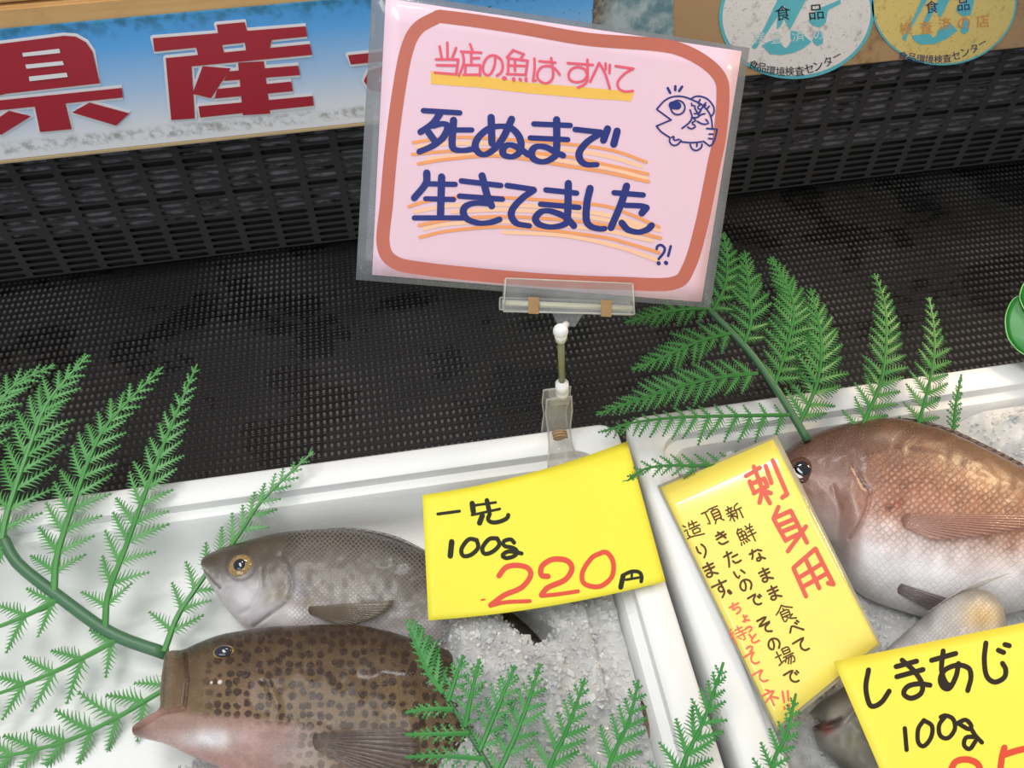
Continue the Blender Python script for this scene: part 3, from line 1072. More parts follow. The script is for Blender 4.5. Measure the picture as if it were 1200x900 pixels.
class Fish:
    def __init__(self, name, label, top, bot, prof, plane, thick, mat, color, relief=None, nt=230, nv=72, blend=0.16, tmin=0.04, tail=0.16, tone=0.56):
        self.plane = plane
        T = spline(top, nt)
        B = spline(bot, nt)
        Pf = spline(prof, nv + 1)                 # from bottom (v=0) to top (v=1)
        t_ = np.linspace(0, 1, nt)
        # denser near the snout
        u = np.linspace(0, 1, nt) ** 1.25
        T = np.stack([np.interp(u, t_, T[:, k]) for k in (0, 1)], 1)
        B = np.stack([np.interp(u, t_, B[:, k]) for k in (0, 1)], 1)
        cmid = plane.at(*((T[nt // 2] + B[nt // 2]) / 2))
        th0 = np.linspace(0, math.pi, nv + 1)
        vfrac = (1 - np.cos(th0)) / 2
        vs, pp, side = [], [], []
        head = np.clip(u / 0.30, 0, 1)
        prof_t = (tmin + (1 - tmin) * np.sqrt(np.clip(1 - (1 - head) ** 2.2, 0, 1)))
        tailf = 1 - (1 - tail) * sstep(u, 0.45, 0.97)
        hh = prof_t * tailf
        wts = (1 - sstep(u, 0, blend))
        lin0 = B[0] + (T[0] - B[0]) * vfrac[:, None]
        Pv = np.stack([np.interp(vfrac, np.linspace(0, 1, nv + 1), Pf[:, k]) for k in (0, 1)], 1)
        grid = np.zeros((nt, nv + 1, 2))
        for i in range(nt):
            grid[i] = B[i] + (T[i] - B[i]) * vfrac[:, None] + wts[i] * (Pv - lin0)
        self.grid = grid
        flat_p = grid.reshape(-1, 2)
        base = np.array([plane.at(*q) for q in flat_p]).reshape(nt, nv + 1, 3)
        dome = np.sin(th0) ** 0.85
        z = hh[:, None] * thick * dome[None, :]
        # where each point of the rounded side is seen: the markings are laid out there
        seen = ((base + plane.n * z[..., None]).reshape(-1, 3) - CAM) @ M
        seen = np.stack([600 + F * seen[:, 0] / seen[:, 2], 450 + F * seen[:, 1] / seen[:, 2]], 1)
        rel = relief(seen).reshape(nt, nv + 1) if relief is not None else np.zeros((nt, nv + 1))
        grid = seen.reshape(nt, nv + 1, 2)
        flat_p = seen
        front = base + plane.n * (z + rel * np.minimum(1, dome[None, :] * 3) * np.minimum(1, (np.arange(nt) / 4.0))[:, None])[..., None]
        backz = base - plane.n * (z * 0.75)[..., None]
        self.front = front
        self.flat_p = flat_p
        # stitch: front j=0..nv, back j=nv-1..1
        ring = 2 * nv
        vs = np.zeros((nt, ring, 3))
        px = np.zeros((nt, ring, 2))
        vs[:, :nv + 1] = front
        px[:, :nv + 1] = grid
        vs[:, nv + 1:] = backz[:, nv - 1:0:-1]
        px[:, nv + 1:] = grid[:, nv - 1:0:-1]
        V = vs.reshape(-1, 3)
        fs = []
        for i in range(nt - 1):
            for k in range(ring):
                a, b = i * ring + k, i * ring + (k + 1) % ring
                fs.append((a, b, b + ring, a + ring))
        # close snout and tail by pairing front and back
        for i, flip in ((0, False), (nt - 1, True)):
            o_ = i * ring
            for k in range(nv):
                f0, f1_ = o_ + k, o_ + k + 1
                b0 = o_ + (ring - k) % ring
                b1 = o_ + (ring - k - 1) % ring
                q = [f0, b0, b1, f1_]
                q = [x for n_, x in enumerate(q) if x not in q[:n_]]
                if len(q) >= 3:
                    fs.append(tuple(q if flip else q[::-1]))
        self.root = thing(name, label, 'fish', V.mean(0))
        me = bpy.data.meshes.new('body')
        me.from_pydata([tuple(map(float, q)) for q in V], [], fs)
        bm = bmesh.new(); bm.from_mesh(me); bmesh.ops.recalc_face_normals(bm, faces=bm.faces[:]); bm.to_mesh(me); bm.free()
        P2 = px.reshape(-1, 2)
        rgb, msk = color(P2)
        lum = rgb.mean(1, keepdims=True)
        rgb = np.clip(rgb * (tone + 0.42 * lum), 0, 1)
        at = me.color_attributes.new('skin', 'FLOAT_COLOR', 'POINT')
        rgba = np.concatenate([rgb, msk[:, None]], 1).astype(np.float32)
        at.data.foreach_set('color', rgba.ravel())
        uv = me.uv_layers.new(name='UVMap')
        li = np.zeros(len(me.loops), int)
        me.loops.foreach_get('vertex_index', li)
        uv.data.foreach_set('uv', (P2[li] / 16.5).astype(np.float32).ravel())     # roughly centimetres
        self.body = link('body', me, mat, self.root, True)

    def surf(self, px, py, lift=0.0):
        q = np.array((px, py))
        d = np.linalg.norm(self.flat_p - q, axis=1)
        k = np.argsort(d)[:6]
        w = 1 / (d[k] + 0.4)
        ff = self.front.reshape(-1, 3)[k]
        h = ((ff - self.plane.p) @ self.plane.n * w).sum() / w.sum()
        # stay on the viewing ray
        pl = Plane(self.plane.p + self.plane.n * (h + lift), self.plane.n)
        return pl.at(px, py)

    def eye(self, px, py, r, iris, pupil_c=(16, 18, 30), bulge=0.55, pr=0.52, squash=1.0, ang=0.0, white=None):
        c = self.surf(px, py, 0.0)
        n = self.plane.n
        e1 = nrm(self.plane.at(px + 5, py) - self.plane.at(px, py))
        e2 = np.cross(n, e1)
        ca, sa = math.cos(ang), math.sin(ang)
        e1, e2 = e1 * ca + e2 * sa, e2 * ca - e1 * sa
        R = r / 16.5 * 0.01
        mb = MB()
        mb.ball(c - n * R * 0.1, (R, R * squash, R * bulge), 28, 16, (e1, e2, n))
        eye = mb.build('eye', iris, self.root, True)
        mb = MB()
        mb.ball(c + n * R * (bulge * 0.42), (R * pr, R * pr * squash, R * bulge * 0.56), 24, 14, (e1, e2, n))
        pup = mb.build('pupil', plain('fish_pupil', pupil_c, 0.06, Coat_Weight=1.0), eye, True)
        mb = MB()
        ringp = [c + (e1 * math.cos(a) + e2 * math.sin(a) * squash) * R * 1.02 + n * R * 0.04 for a in np.linspace(0, 2 * math.pi, 30)]
        mb.tube(ringp, R * 0.10, 6, False)
        return eye

    def fin(self, name, root_pts, tip_pts, mat, lift0=0.0006, lift1=0.004, rays=16, th=0.0003, wav=0.00022, off=False):
        """a fan of rays between a root line and a tip line given in pixels"""
        nr = rays * 4
        R_, T_ = spline(root_pts, nr), spline(tip_pts, nr)
        nl = 14
        vs, fs = [], []
        for i in range(nr):
            for k in range(nl):
                u = k / (nl - 1)
                q = R_[i] * (1 - u) + T_[i] * u
                l = lift0 + (lift1 - lift0) * math.sin(u * math.pi * 0.6) + wav * (0.3 + u) * math.cos(i / 4 * 2 * math.pi)
                if off:
                    vs.append(self.plane.at(*q) + self.plane.n * l)
                else:
                    vs.append(self.surf(*q, lift=l))
        for i in range(nr - 1):
            for k in range(nl - 1):
                a = i * nl + k
                fs.append((a, a + 1, a + nl + 1, a + nl))
        o = mesh(name, vs, fs, mat, self.root, True)
        fix_up(o, None)
        me = o.data
        uv = me.uv_layers.new(name='UVMap')
        li = np.zeros(len(me.loops), int)
        me.loops.foreach_get('vertex_index', li)
        uu = np.stack([(li // nl) / 4.0, (li % nl) / (nl - 1)], 1)
        uv.data.foreach_set('uv', uu.astype(np.float32).ravel())
        solid(o, th, -1)
        return o


def tilted(px, py, z, k, roll=0.0):
    """a plane through the point seen at px, py at height z, leaning from level (0) towards the viewer (1)"""
    p = PL(px, py, z)
    n = nrm(np.array((0, 0, 1.0)) * (1 - k) + nrm(CAM - p) * k)
    n = nrm(n + np.array((roll, 0, 0)))
    return Plane(p, n)


def blob(P, c, rx, ry, ang=0.0, soft=1.0):
    d = P - np.asarray(c, float)
    ca, sa = math.cos(ang), math.sin(ang)
    x, y = d[:, 0] * ca + d[:, 1] * sa, -d[:, 0] * sa + d[:, 1] * ca
    return np.exp(-((x / rx) ** 2 + (y / ry) ** 2) * soft)


def lay(rgb, w, c):
    c = np.array(lin(c)[:3])
    return rgb * (1 - w[:, None]) + c * w[:, None]


def ramp_rgb(v, stops):
    xs_ = [s[0] for s in stops]
    cs = np.array([lin(s[1])[:3] for s in stops])
    return np.stack([np.interp(v, xs_, cs[:, k]) for k in range(3)], 1)


def skin_mat(name, kind):
    t = NT(name)
    at = t.n('Attribute', attribute_name='skin')
    uv = t.coord('UV')
    col, msk = at.outputs['Color'], at.outputs['Alpha']
    fine = t.noise(9.0, 5.0, uv, 0.65)
    if kind == 'spots':
        warp = t.n('VectorMath', operation='ADD', i_0=uv, i_1=t.n('VectorMath', operation='SCALE', i_0=t.n('TexNoise', i_Vector=uv, i_Scale=1.7).outputs[1], i_3=0.35).outputs[0])
        v = t.n('TexVoronoi', i_Vector=warp.outputs[0], i_Scale=1.36, i_Randomness=0.55)
        s = t.math('SUBTRACT', 1.0, t.smooth(t.math('ADD', v.outputs[0], t.math('MULTIPLY', t.math('SUBTRACT', fine, 0.5), 0.14)), 0.34, 0.46))
        c = t.mix(t.math('MULTIPLY', s, msk), col, lin((48, 28, 15)))
        c = t.mix(t.math('MULTIPLY', t.smooth(fine, 0.45, 0.75), 0.12), c, lin((120, 96, 76)))
        sc = t.n('TexVoronoi', i_Vector=uv, i_Scale=9.0, feature='DISTANCE_TO_EDGE')
        rg = t.smooth(t.noise(1.1, 2.0, uv), 0.35, 0.65)
        hgt = t.math('MULTIPLY', t.smooth(sc.outputs[0], 0.0, 0.12), 1.0)
        p = t.principled(c, t.math('MULTIPLY_ADD', rg, 0.26, 0.14), bump=t.math('ADD', hgt, t.math('MULTIPLY', fine, 0.9)), bump_s=0.6, bump_d=0.0008, Coat_Weight=0.2, Coat_Roughness=0.12)
    else:
        mp = t.n('Mapping', i_0=uv)
        mp.inputs['Rotation'].default_value = (0, 0, math.radians(45 if kind == 'net' else 40))
        s_ = 3.9 if kind == 'net' else 2.5
        v = t.n('TexVoronoi', i_Vector=mp.outputs[0], i_Scale=s_, i_Randomness=0.32, feature='DISTANCE_TO_EDGE')
        v1 = t.n('TexVoronoi', i_Vector=mp.outputs[0], i_Scale=s_, i_Randomness=0.32)
        edge = t.math('SUBTRACT', 1.0, t.smooth(v.outputs[0], 0.03, 0.15))
        if kind == 'net':
            c = t.mix(t.math('MULTIPLY', edge, t.math('MULTIPLY', msk, 0.75)), col, lin((140, 132, 128)))
            c = t.mix(t.math('MULTIPLY', t.smooth(fine, 0.4, 0.75), 0.12), c, lin((150, 142, 138)))
            met = 0.0
        else:
            core = t.math('SUBTRACT', 1.0, t.smooth(v1.outputs[0], 0.10, 0.42))
            dk = t.n('VectorMath', operation='MULTIPLY', i_0=col, i_1=(0.52, 0.36, 0.30)).outputs[0]
            c = t.mix(t.math('MULTIPLY', edge, t.math('MULTIPLY', msk, 0.26)), col, dk)
            lt = t.mix(0.5, col, lin((246, 236, 226)))
            c = t.mix(t.math('MULTIPLY', core, t.math('MULTIPLY', msk, 0.35)), c, lt)
            c = t.mix(t.math('MULTIPLY', t.smooth(fine, 0.45, 0.8), 0.2), c, lin((226, 212, 206)))
            met = 0.0
        hgt = t.math('MULTIPLY', t.math('SUBTRACT', 1.0, edge), t.math('MULTIPLY_ADD', msk, 0.9, 0.1))
        hgt = t.math('ADD', hgt, t.math('MULTIPLY', fine, 0.35))
        p = t.principled(c, 0.32, bump=hgt, bump_s=0.55, bump_d=0.0008, Metallic=met, Coat_Weight=0.15, Coat_Roughness=0.15)
    return t.done(p)


def fin_mat(name, c0, c1, opac=0.9):
    t = NT(name)
    uv = t.coord('UV')
    sp_ = t.n('SeparateXYZ', i_0=uv)
    rayv = t.math('COSINE', t.math('MULTIPLY', sp_.outputs[0], 2 * math.pi))
    f = t.smooth(rayv, -0.6, 0.8)
    c = t.mix(f, lin(c0), lin(c1))
    p = t.principled(c, 0.35, Coat_Weight=0.3)
    tr = t.n('BsdfTransparent')
    m = t.n('MixShader')
    t.t.links.new(t.math('MULTIPLY_ADD', f, 0.18, opac - 0.18, clamp=True), m.inputs[0])
    t.t.links.new(tr.outputs[0], m.inputs[1])
    t.t.links.new(p.outputs[0], m.inputs[2])
    return t.done(m)


def iris_mat(name, c0, c1):
    t = NT(name)
    n = t.noise(900.0, 4.0, t.coord())
    return t.done(t.principled(t.mix(t.smooth(n, 0.35, 0.65), lin(c0), lin(c1)), 0.08, Coat_Weight=1.0, Coat_Roughness=0.03))


# ---- spotted grouper
c3 = crop(140, 600, 3.0)
g_top = c3((160, 500), (185, 489), (230, 487), (300, 460), (370, 437), (440, 425), (530, 412), (640, 406), (760, 403), (860, 408), (950, 425), (1030, 450)) + \
    [(530, 765), (580, 780), (640, 800), (700, 816), (760, 822), (790, 826)]
g_bot = c3((45, 768), (60, 790), (150, 812), (220, 842), (300, 878)) + [(262, 902), (300, 922), (350, 938), (420, 950), (500, 950), (570, 935), (640, 908), (700, 884), (750, 868), (798, 860)]
g_prof = c3((45, 768), (52, 752), (95, 725), (148, 695), (150, 640), (155, 570), (160, 500))


def g_col(P):
    yt = np.interp(P[:, 0], [q[0] for q in g_top], [q[1] for q in g_top])
    yb = np.interp(P[:, 0], [q[0] for q in g_bot], [q[1] for q in g_bot])
    v = np.clip((P[:, 1] - yt) / (yb - yt + 1e-6), 0, 1)
    n = smooth_noise(P, 8, 3)
    rgb = ramp_rgb(v + n * 0.10, [(0, (82, 60, 40)), (0.1, (110, 84, 56)), (0.35, (142, 112, 74)), (0.6, (156, 128, 90)), (0.8, (184, 160, 132)), (1, (210, 186, 168))])
    # brown lips
    lip = 1 - sstep(poly_dist(P, c3((175, 505), (180, 600), (185, 690))), 4, 13)
    rgb = lay(rgb, lip * 0.85, (152, 116, 84))
    rgb = lay(rgb, (1 - sstep(poly_dist(P, c3((230, 500), (238, 590), (228, 685))), 0.5, 3.2)) * 0.55, (70, 46, 32))
    rgb = lay(rgb, (1 - sstep(poly_dist(P, c3((165, 505), (158, 600), (152, 690))), 0.5, 3)) * 0.6, (84, 54, 36))
    cheek = blob(P, (243, 800), 22, 30, 0.2)
    rgb = lay(rgb, cheek * 0.45, (164, 132, 104))
    # pink and white throat
    jaw = sstep(P[:, 1] - (832 + (P[:, 0] - 190) * 0.10), -6, 8) * (1 - sstep(P[:, 0] + (P[:, 1] - 860) * 0.35, 330, 392))
    rgb = lay(rgb, jaw * 0.92, (206, 164, 152))
    rgb = lay(rgb, blob(P, (250, 866), 40, 13, -0.03, 1.2) * 1.0, (252, 248, 250))
    rgb = lay(rgb, blob(P, (240, 890), 60, 9, 0.25) * 0.7, (222, 150, 142))
    rgb = lay(rgb, blob(P, (288, 868), 22, 16, 0.1) * 0.6, (226, 174, 168))
    rgb = lay(rgb, blob(P, (160, 856), 12, 12) * 0.8, (132, 76, 70))
    rgb = lay(rgb, (1 - sstep(poly_dist(P, c3((50, 755), (100, 728), (160, 700), (240, 690))), 0.5, 5)) * 0.5, (190, 134, 122))
    rgb = lay(rgb, blob(P, (285, 825), 10, 34, 0.35) * 0.55, (196, 150, 132))
    rgb = lay(rgb, blob(P, (352, 872), 34, 22, -0.5) * 0.5, (196, 186, 192))
    rgb = lay(rgb, blob(P, (372, 886), 24, 20) * 0.6, (222, 206, 188))
    rgb = lay(rgb, blob(P, (435, 890), 40, 22, -0.2) * 0.75, (120, 36, 44))
    rgb = lay(rgb, blob(P, (425, 862), 46, 12) * 0.5, (128, 112, 104))
    rgb = rgb * (1 + n[:, None] * 0.2)
    msk = sstep(P[:, 0], 222, 262) * (1 - jaw * 0.92) * (1 - 0.5 * blob(P, (372, 886), 30, 25)) * (1 - blob(P, (435, 890), 40, 22)) * 0.92
    return np.clip(rgb, 0, 1), np.clip(msk, 0, 1)


def g_rel(P):
    r = np.zeros(len(P))
    r -= 0.0022 * np.exp(-(poly_dist(P, c3((230, 500), (240, 590), (226, 690))) / 2.2) ** 2)
    r += 0.0016 * np.exp(-(poly_dist(P, c3((190, 520), (195, 600), (190, 680))) / 7) ** 2)
    r -= 0.0030 * np.exp(-(poly_dist(P, c3((52, 760), (100, 735), (150, 704), (215, 692))) / 2.4) ** 2)
    # gill cover edge
    e = c3((470, 500), (520, 600), (560, 680), (540, 770), (470, 840))
    d = poly_dist(P, e)
    r -= 0.0007 * np.exp(-(d / 4.0) ** 2)
    r += 0.0010 * np.exp(-(poly_dist(P, c3((430, 560), (450, 680), (410, 790))) / 18) ** 2)
    for k, dx_ in enumerate((0, 14, 30, 46)):
        r -= 0.0004 * np.exp(-(poly_dist(P, c3((330 + dx_ * 4, 860), (470 + dx_ * 3, 820), (560 + dx_ * 2, 740))) / 1.6) ** 2)
    r += smooth_noise(P, 6, 4) * 0.0008
    return r


gp = tilted(330, 830, -0.018, 0.37, -0.075)
grouper = Fish('grouper', 'brown spotted grouper with open pale mouth lying on ice in front of grey fish', g_top, g_bot, g_prof, gp, 0.034, skin_mat('grouper_skin', 'spots'), g_col, g_rel, blend=0.20, tone=0.48)
grouper.eye(262.5, 764.5, 12.0, iris_mat('gold_iris', (168, 132, 60), (120, 92, 44)), (22, 26, 44), 0.6, 0.80, 0.66, 0.05)
grouper.fin('pectoral_fin', [(368, 860), (366, 868), (369, 878)], [(468, 852), (488, 862), (492, 880), (480, 900), (440, 916)], fin_mat('grouper_fin', (74, 58, 50), (96, 80, 70), 0.46), lift1=0.005, rays=13)
mb = MB()
for q, s in (((248, 800), 1.6), ((258, 799.5), 2.6)):
    mb.ball(grouper.surf(q[0], q[1], 0.0002), s / 1650, 10, 6)
mb.build('cheek_scar', plain('pale_scar', (216, 206, 196), 0.4), grouper.root, True)
grouper.fin('tail_fin', [(792, 826), (795, 845), (797, 860)], [(806, 836), (812, 862), (800, 884)], fin_mat('dark_fin', (40, 32, 28), (66, 54, 46), 1.0), rays=8, lift0=0.0005, lift1=0.001, off=True)

# ---- grey grunt
i_top = c3((293, 178), (305, 162), (330, 148), (390, 125), (480, 100), (570, 78), (680, 67), (780, 66), (860, 75), (950, 97), (1060, 140)) + [(530, 664), (570, 690), (600, 717), (625, 740), (644, 762)]
i_bot = c3((296, 200), (310, 235), (330, 270), (370, 330), (420, 390), (460, 420)) + [(320, 746), (370, 756), (430, 762), (490, 762), (540, 752), (580, 752), (610, 768), (634, 780)]
i_prof = c3((296, 200), (292, 188), (293, 178))


def i_col(P):
    yt = np.interp(P[:, 0], [q[0] for q in i_top], [q[1] for q in i_top])
    yb = np.interp(P[:, 0], [q[0] for q in i_bot], [q[1] for q in i_bot])
    v = np.clip((P[:, 1] - yt) / (yb - yt + 1e-6), 0, 1)
    n = smooth_noise(P, 7, 13)
    rgb = ramp_rgb(v + n * 0.10, [(0, (72, 62, 52)), (0.12, (102, 90, 76)), (0.4, (134, 122, 110)), (0.62, (164, 154, 148)), (0.85, (212, 202, 204)), (1, (220, 204, 204))])
    head = 1 - sstep(P[:, 0], 318, 350)
    rgb = lay(rgb, head * 0.55 * (1 - v), (104, 92, 72))
    rgb = lay(rgb, blob(P, (285, 694), 28, 20, 0.5) * 0.85, (228, 224, 230))
    rgb = lay(rgb, blob(P, (303, 712), 32, 16, 0.2) * 0.8, (240, 234, 240))
    rgb = lay(rgb, blob(P, (344, 722), 24, 12, -0.1) * 0.9, (250, 240, 242))
    rgb = lay(rgb, blob(P, (348, 690), 7, 20, -0.2) * 0.6, (206, 202, 222))
    rgb = lay(rgb, blob(P, (322, 700), 20, 9, -0.5) * 0.5, (150, 132, 78))
    rgb = lay(rgb, blob(P, (360, 706), 14, 7) * 0.55, (150, 130, 70))
    rgb = lay(rgb, blob(P, (486, 675), 22, 22) * 0.7, (92, 66, 56))
    rgb = lay(rgb, blob(P, (250, 655), 14, 10) * 0.7, (92, 80, 62))
    rgb = lay(rgb, (1 - sstep(poly_dist(P, c3((296, 206), (325, 240), (352, 266))), 0.6, 2.6)) * 0.7, (70, 58, 48))
    rgb = lay(rgb, (1 - sstep(poly_dist(P, c3((565, 150), (600, 210), (610, 260), (590, 310), (540, 350), (470, 400))), 0.6, 3.0)) * 0.5, (84, 74, 62))
    rgb = lay(rgb, (1 - sstep(np.abs(np.hypot(P[:, 0] - 282, P[:, 1] - 663) - 17), 0.5, 3)) * 0.5, (84, 68, 56))
    rgb = lay(rgb, sstep(smooth_noise(P, 26, 41), 0.1, 0.35) * 0.25 * sstep(v, 0.3, 0.6), (236, 230, 232))
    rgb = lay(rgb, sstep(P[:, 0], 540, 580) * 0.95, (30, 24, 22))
    rgb = rgb * (1 + n[:, None] * 0.25)
    msk = sstep(P[:, 0], 326, 356) * (1 - sstep(P[:, 0], 535, 580)) * (1 - 0.4 * sstep(v, 0.5, 0.95))
    return np.clip(rgb, 0, 1), np.clip(msk, 0, 1)


def i_rel(P):
    r = np.zeros(len(P))
    e = c3((565, 150), (600, 210), (610, 260), (590, 310), (540, 350), (470, 400))
    r -= 0.0014 * np.exp(-(poly_dist(P, e) / 2.4) ** 2)
    r -= 0.0009 * np.exp(-(poly_dist(P, c3((500, 200), (500, 270), (460, 340), (420, 360))) / 2.2) ** 2)
    r -= 0.0016 * np.exp(-(poly_dist(P, c3((298, 205), (330, 240), (355, 262))) / 1.5) ** 2)
    r += 0.0012 * np.exp(-(poly_dist(P, c3((430, 300), (480, 250))) / 14) ** 2)
    r += smooth_noise(P, 12, 14) * 0.0008
    return r


ip = tilted(360, 690, -0.025, 0.40, -0.13)
grunt = Fish('grunt_fish', 'silvery grey fish with netted scales and golden eye behind the spotted grouper', i_top, i_bot, i_prof, ip, 0.023, skin_mat('grunt_skin', 'net'), i_col, i_rel, blend=0.06, tone=0.46)
grunt.eye(282, 663, 14.5, iris_mat('brown_gold_iris', (172, 138, 70), (120, 96, 70)), (14, 16, 34), 0.5, 0.56, 0.98)
grunt.fin('pectoral_fin', [(362, 711), (361, 715), (363, 720)], [(462, 703), (458, 711), (440, 724), (405, 735)], fin_mat('grunt_fin', (84, 70, 50), (116, 100, 76), 0.6), lift1=0.005, rays=13)
grunt.fin('dorsal_fin', [(362, 624), (400, 624), (450, 632), (500, 652)], [(372, 620.5), (412, 619), (462, 628), (508, 650)], fin_mat('grunt_dorsal', (70, 62, 56), (104, 94, 86), 0.95), off=True, rays=12, lift0=-0.001, lift1=0.001)

# ---- red sea bream
c5 = crop(880, 450, 3.334)
t_top = [(893, 566), (905, 545)] + c5((150, 258), (200, 228), (280, 194), (370, 168), (480, 150), (560, 147), (640, 163), (750, 195), (860, 245), (960, 295), (1067, 350)) + \
    [(1250, 582), (1310, 612), (1370, 634), (1420, 646), (1450, 648)]
t_bot = [(893, 572), (898, 585), (915, 602), (945, 622), (979, 645)] + c5((370, 742), (420, 808), (500, 852), (600, 885)) + [(1085, 722), (1130, 726), (1173, 720), (1210, 712), (1270, 702), (1340, 690), (1410, 682), (1450, 682)]
t_prof = [(893, 572), (892, 569), (893, 566)]


def t_col(P):
    yt = np.interp(P[:, 0], [q[0] for q in t_top], [q[1] for q in t_top])
    yb = np.interp(P[:, 0], [q[0] for q in t_bot], [q[1] for q in t_bot])
    v = np.clip((P[:, 1] - yt) / (yb - yt + 1e-6), 0, 1)
    n = smooth_noise(P, 7, 23)
    body = ramp_rgb(v + n * 0.08, [(0, (104, 70, 50)), (0.1, (124, 82, 58)), (0.3, (172, 112, 84)), (0.48, (198, 142, 118)), (0.6, (222, 200, 194)), (0.75, (232, 228, 230)), (1, (224, 222, 224))])
    head = 1 - sstep(P[:, 0] + (P[:, 1] - 560) * 0.2, 1000, 1040)
    hcol = ramp_rgb(v, [(0, (92, 64, 48)), (0.25, (132, 90, 72)), (0.55, (172, 128, 112)), (0.8, (206, 184, 178)), (1, (216, 206, 206))])
    rgb = body * (1 - head[:, None]) + hcol * head[:, None]
    rgb = lay(rgb, blob(P, (1003, 600), 18, 36, 0.15) * 0.5, (190, 140, 126))
    rgb = lay(rgb, (1 - sstep(poly_dist(P, c5((415, 350), (440, 390), (468, 420))), 0.6, 3.0)) * 0.85, (80, 34, 30))
    rgb = lay(rgb, (1 - sstep(poly_dist(P, c5((468, 420), (455, 470), (430, 540), (385, 600))), 0.5, 2.6)) * 0.6, (156, 90, 80))
    rgb = lay(rgb, blob(P, (1048, 592), 11, 5, -0.3) * 0.9, (176, 82, 52))
    rgb = lay(rgb, blob(P, (1042, 595), 4, 3) * 0.9, (40, 18, 16))
    rgb = lay(rgb, blob(P, (1040, 512), 16, 7) * 0.6, (182, 152, 136))
    rgb = lay(rgb, (1 - sstep(poly_dist(P, c5((440, 285), (540, 252), (640, 255), (760, 285), (880, 330), (1067, 420))), 0.5, 2.2)) * 0.75, (92, 56, 40))
    rgb = lay(rgb, blob(P, (1180, 585), 80, 60, 0.3) * 0.35, (228, 172, 122))  # golden pink skin, with the warm lamp's glow painted in
    rgb = lay(rgb, sstep(smooth_noise(P, 14, 51), 0.05, 0.3) * 0.3 * (1 - sstep(v, 0.5, 0.7)), (120, 72, 56))
    rgb = rgb * (1 + n[:, None] * 0.2)
    msk = sstep(P[:, 0] + (P[:, 1] - 560) * 0.2, 1012, 1050) * sstep(v, 0.12, 0.3) * (1 - 0.72 * sstep(v, 0.55, 0.75))
    return np.clip(rgb, 0, 1), np.clip(msk, 0, 1)


def t_rel(P):
    r = np.zeros(len(P))
    g1 = c5((400, 320), (440, 390), (468, 425), (455, 480), (430, 545), (385, 605))
    d = poly_dist(P, g1)
    r -= 0.0022 * np.exp(-(d / 2.0) ** 2)
    r -= 0.0012 * np.exp(-(poly_dist(P, c5((320, 400), (350, 500), (340, 600))) / 2.5) ** 2)
    r += 0.0020 * np.exp(-(poly_dist(P, c5((390, 440), (400, 520))) / 14) ** 2)
    r += 0.0006 * np.exp(-(poly_dist(P, c5((440, 285), (540, 252), (640, 255), (760, 285), (880, 330), (1067, 420))) / 1.4) ** 2)
    r += smooth_noise(P, 12, 24) * 0.0008
    return r


tp = tilted(1060, 610, -0.014, 0.38, 0.0)
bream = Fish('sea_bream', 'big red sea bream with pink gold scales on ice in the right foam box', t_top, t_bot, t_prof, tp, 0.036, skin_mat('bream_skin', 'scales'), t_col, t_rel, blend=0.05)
bream.eye(940, 550, 18.0, iris_mat('dark_red_iris', (96, 54, 34), (52, 28, 20)), (10, 9, 16), 0.30, 0.56, 1.0)
bream.fin('pectoral_fin', [(1060, 602), (1056, 609), (1059, 618)], [(1270, 602), (1225, 614), (1150, 628), (1095, 634)], fin_mat('bream_fin', (140, 94, 82), (176, 132, 116), 0.55), lift1=0.006, rays=13)
bream.fin('pelvic_fin', [(1056, 684), (1052, 689), (1052, 695)], [(1126, 706), (1118, 714), (1090, 716)], fin_mat('bream_pelvic', (86, 70, 72), (140, 122, 124), 0.65), lift1=0.004, rays=9)
bream.fin('dorsal_fin', c5((545, 150), (640, 168), (750, 200), (860, 250), (960, 302), (1067, 358)), c5((565, 143), (660, 155), (775, 188), (885, 238), (985, 287), (1092, 343)), fin_mat('bream_dorsal', (60, 38, 30), (82, 54, 44), 1.0), off=True, rays=16, lift0=0.003, lift1=0.006)
bream.fin('tail_fin', [(1446, 648), (1450, 665), (1446, 682)], [(1525, 622), (1490, 668), (1520, 720)], fin_mat('bream_tail', (150, 90, 76), (196, 140, 124), 0.95), off=True, rays=12, lift0=0.0, lift1=0.002)

# ---- striped jack under the lower price card
s_top = [(948, 836), (962, 822), (985, 808), (1012, 785), (1038, 761), (1075, 729), (1108, 704), (1135, 692), (1158, 694), (1172, 708), (1180, 740), (1200, 790), (1240, 850), (1300, 905)]
s_bot = [(952, 852), (958, 872), (975, 890), (1000, 915), (1035, 940), (1080, 965), (1130, 985), (1180, 995), (1230, 990), (1290, 960), (1310, 930)]
s_prof = [(952, 852), (962, 846), (957, 841), (948, 836)]


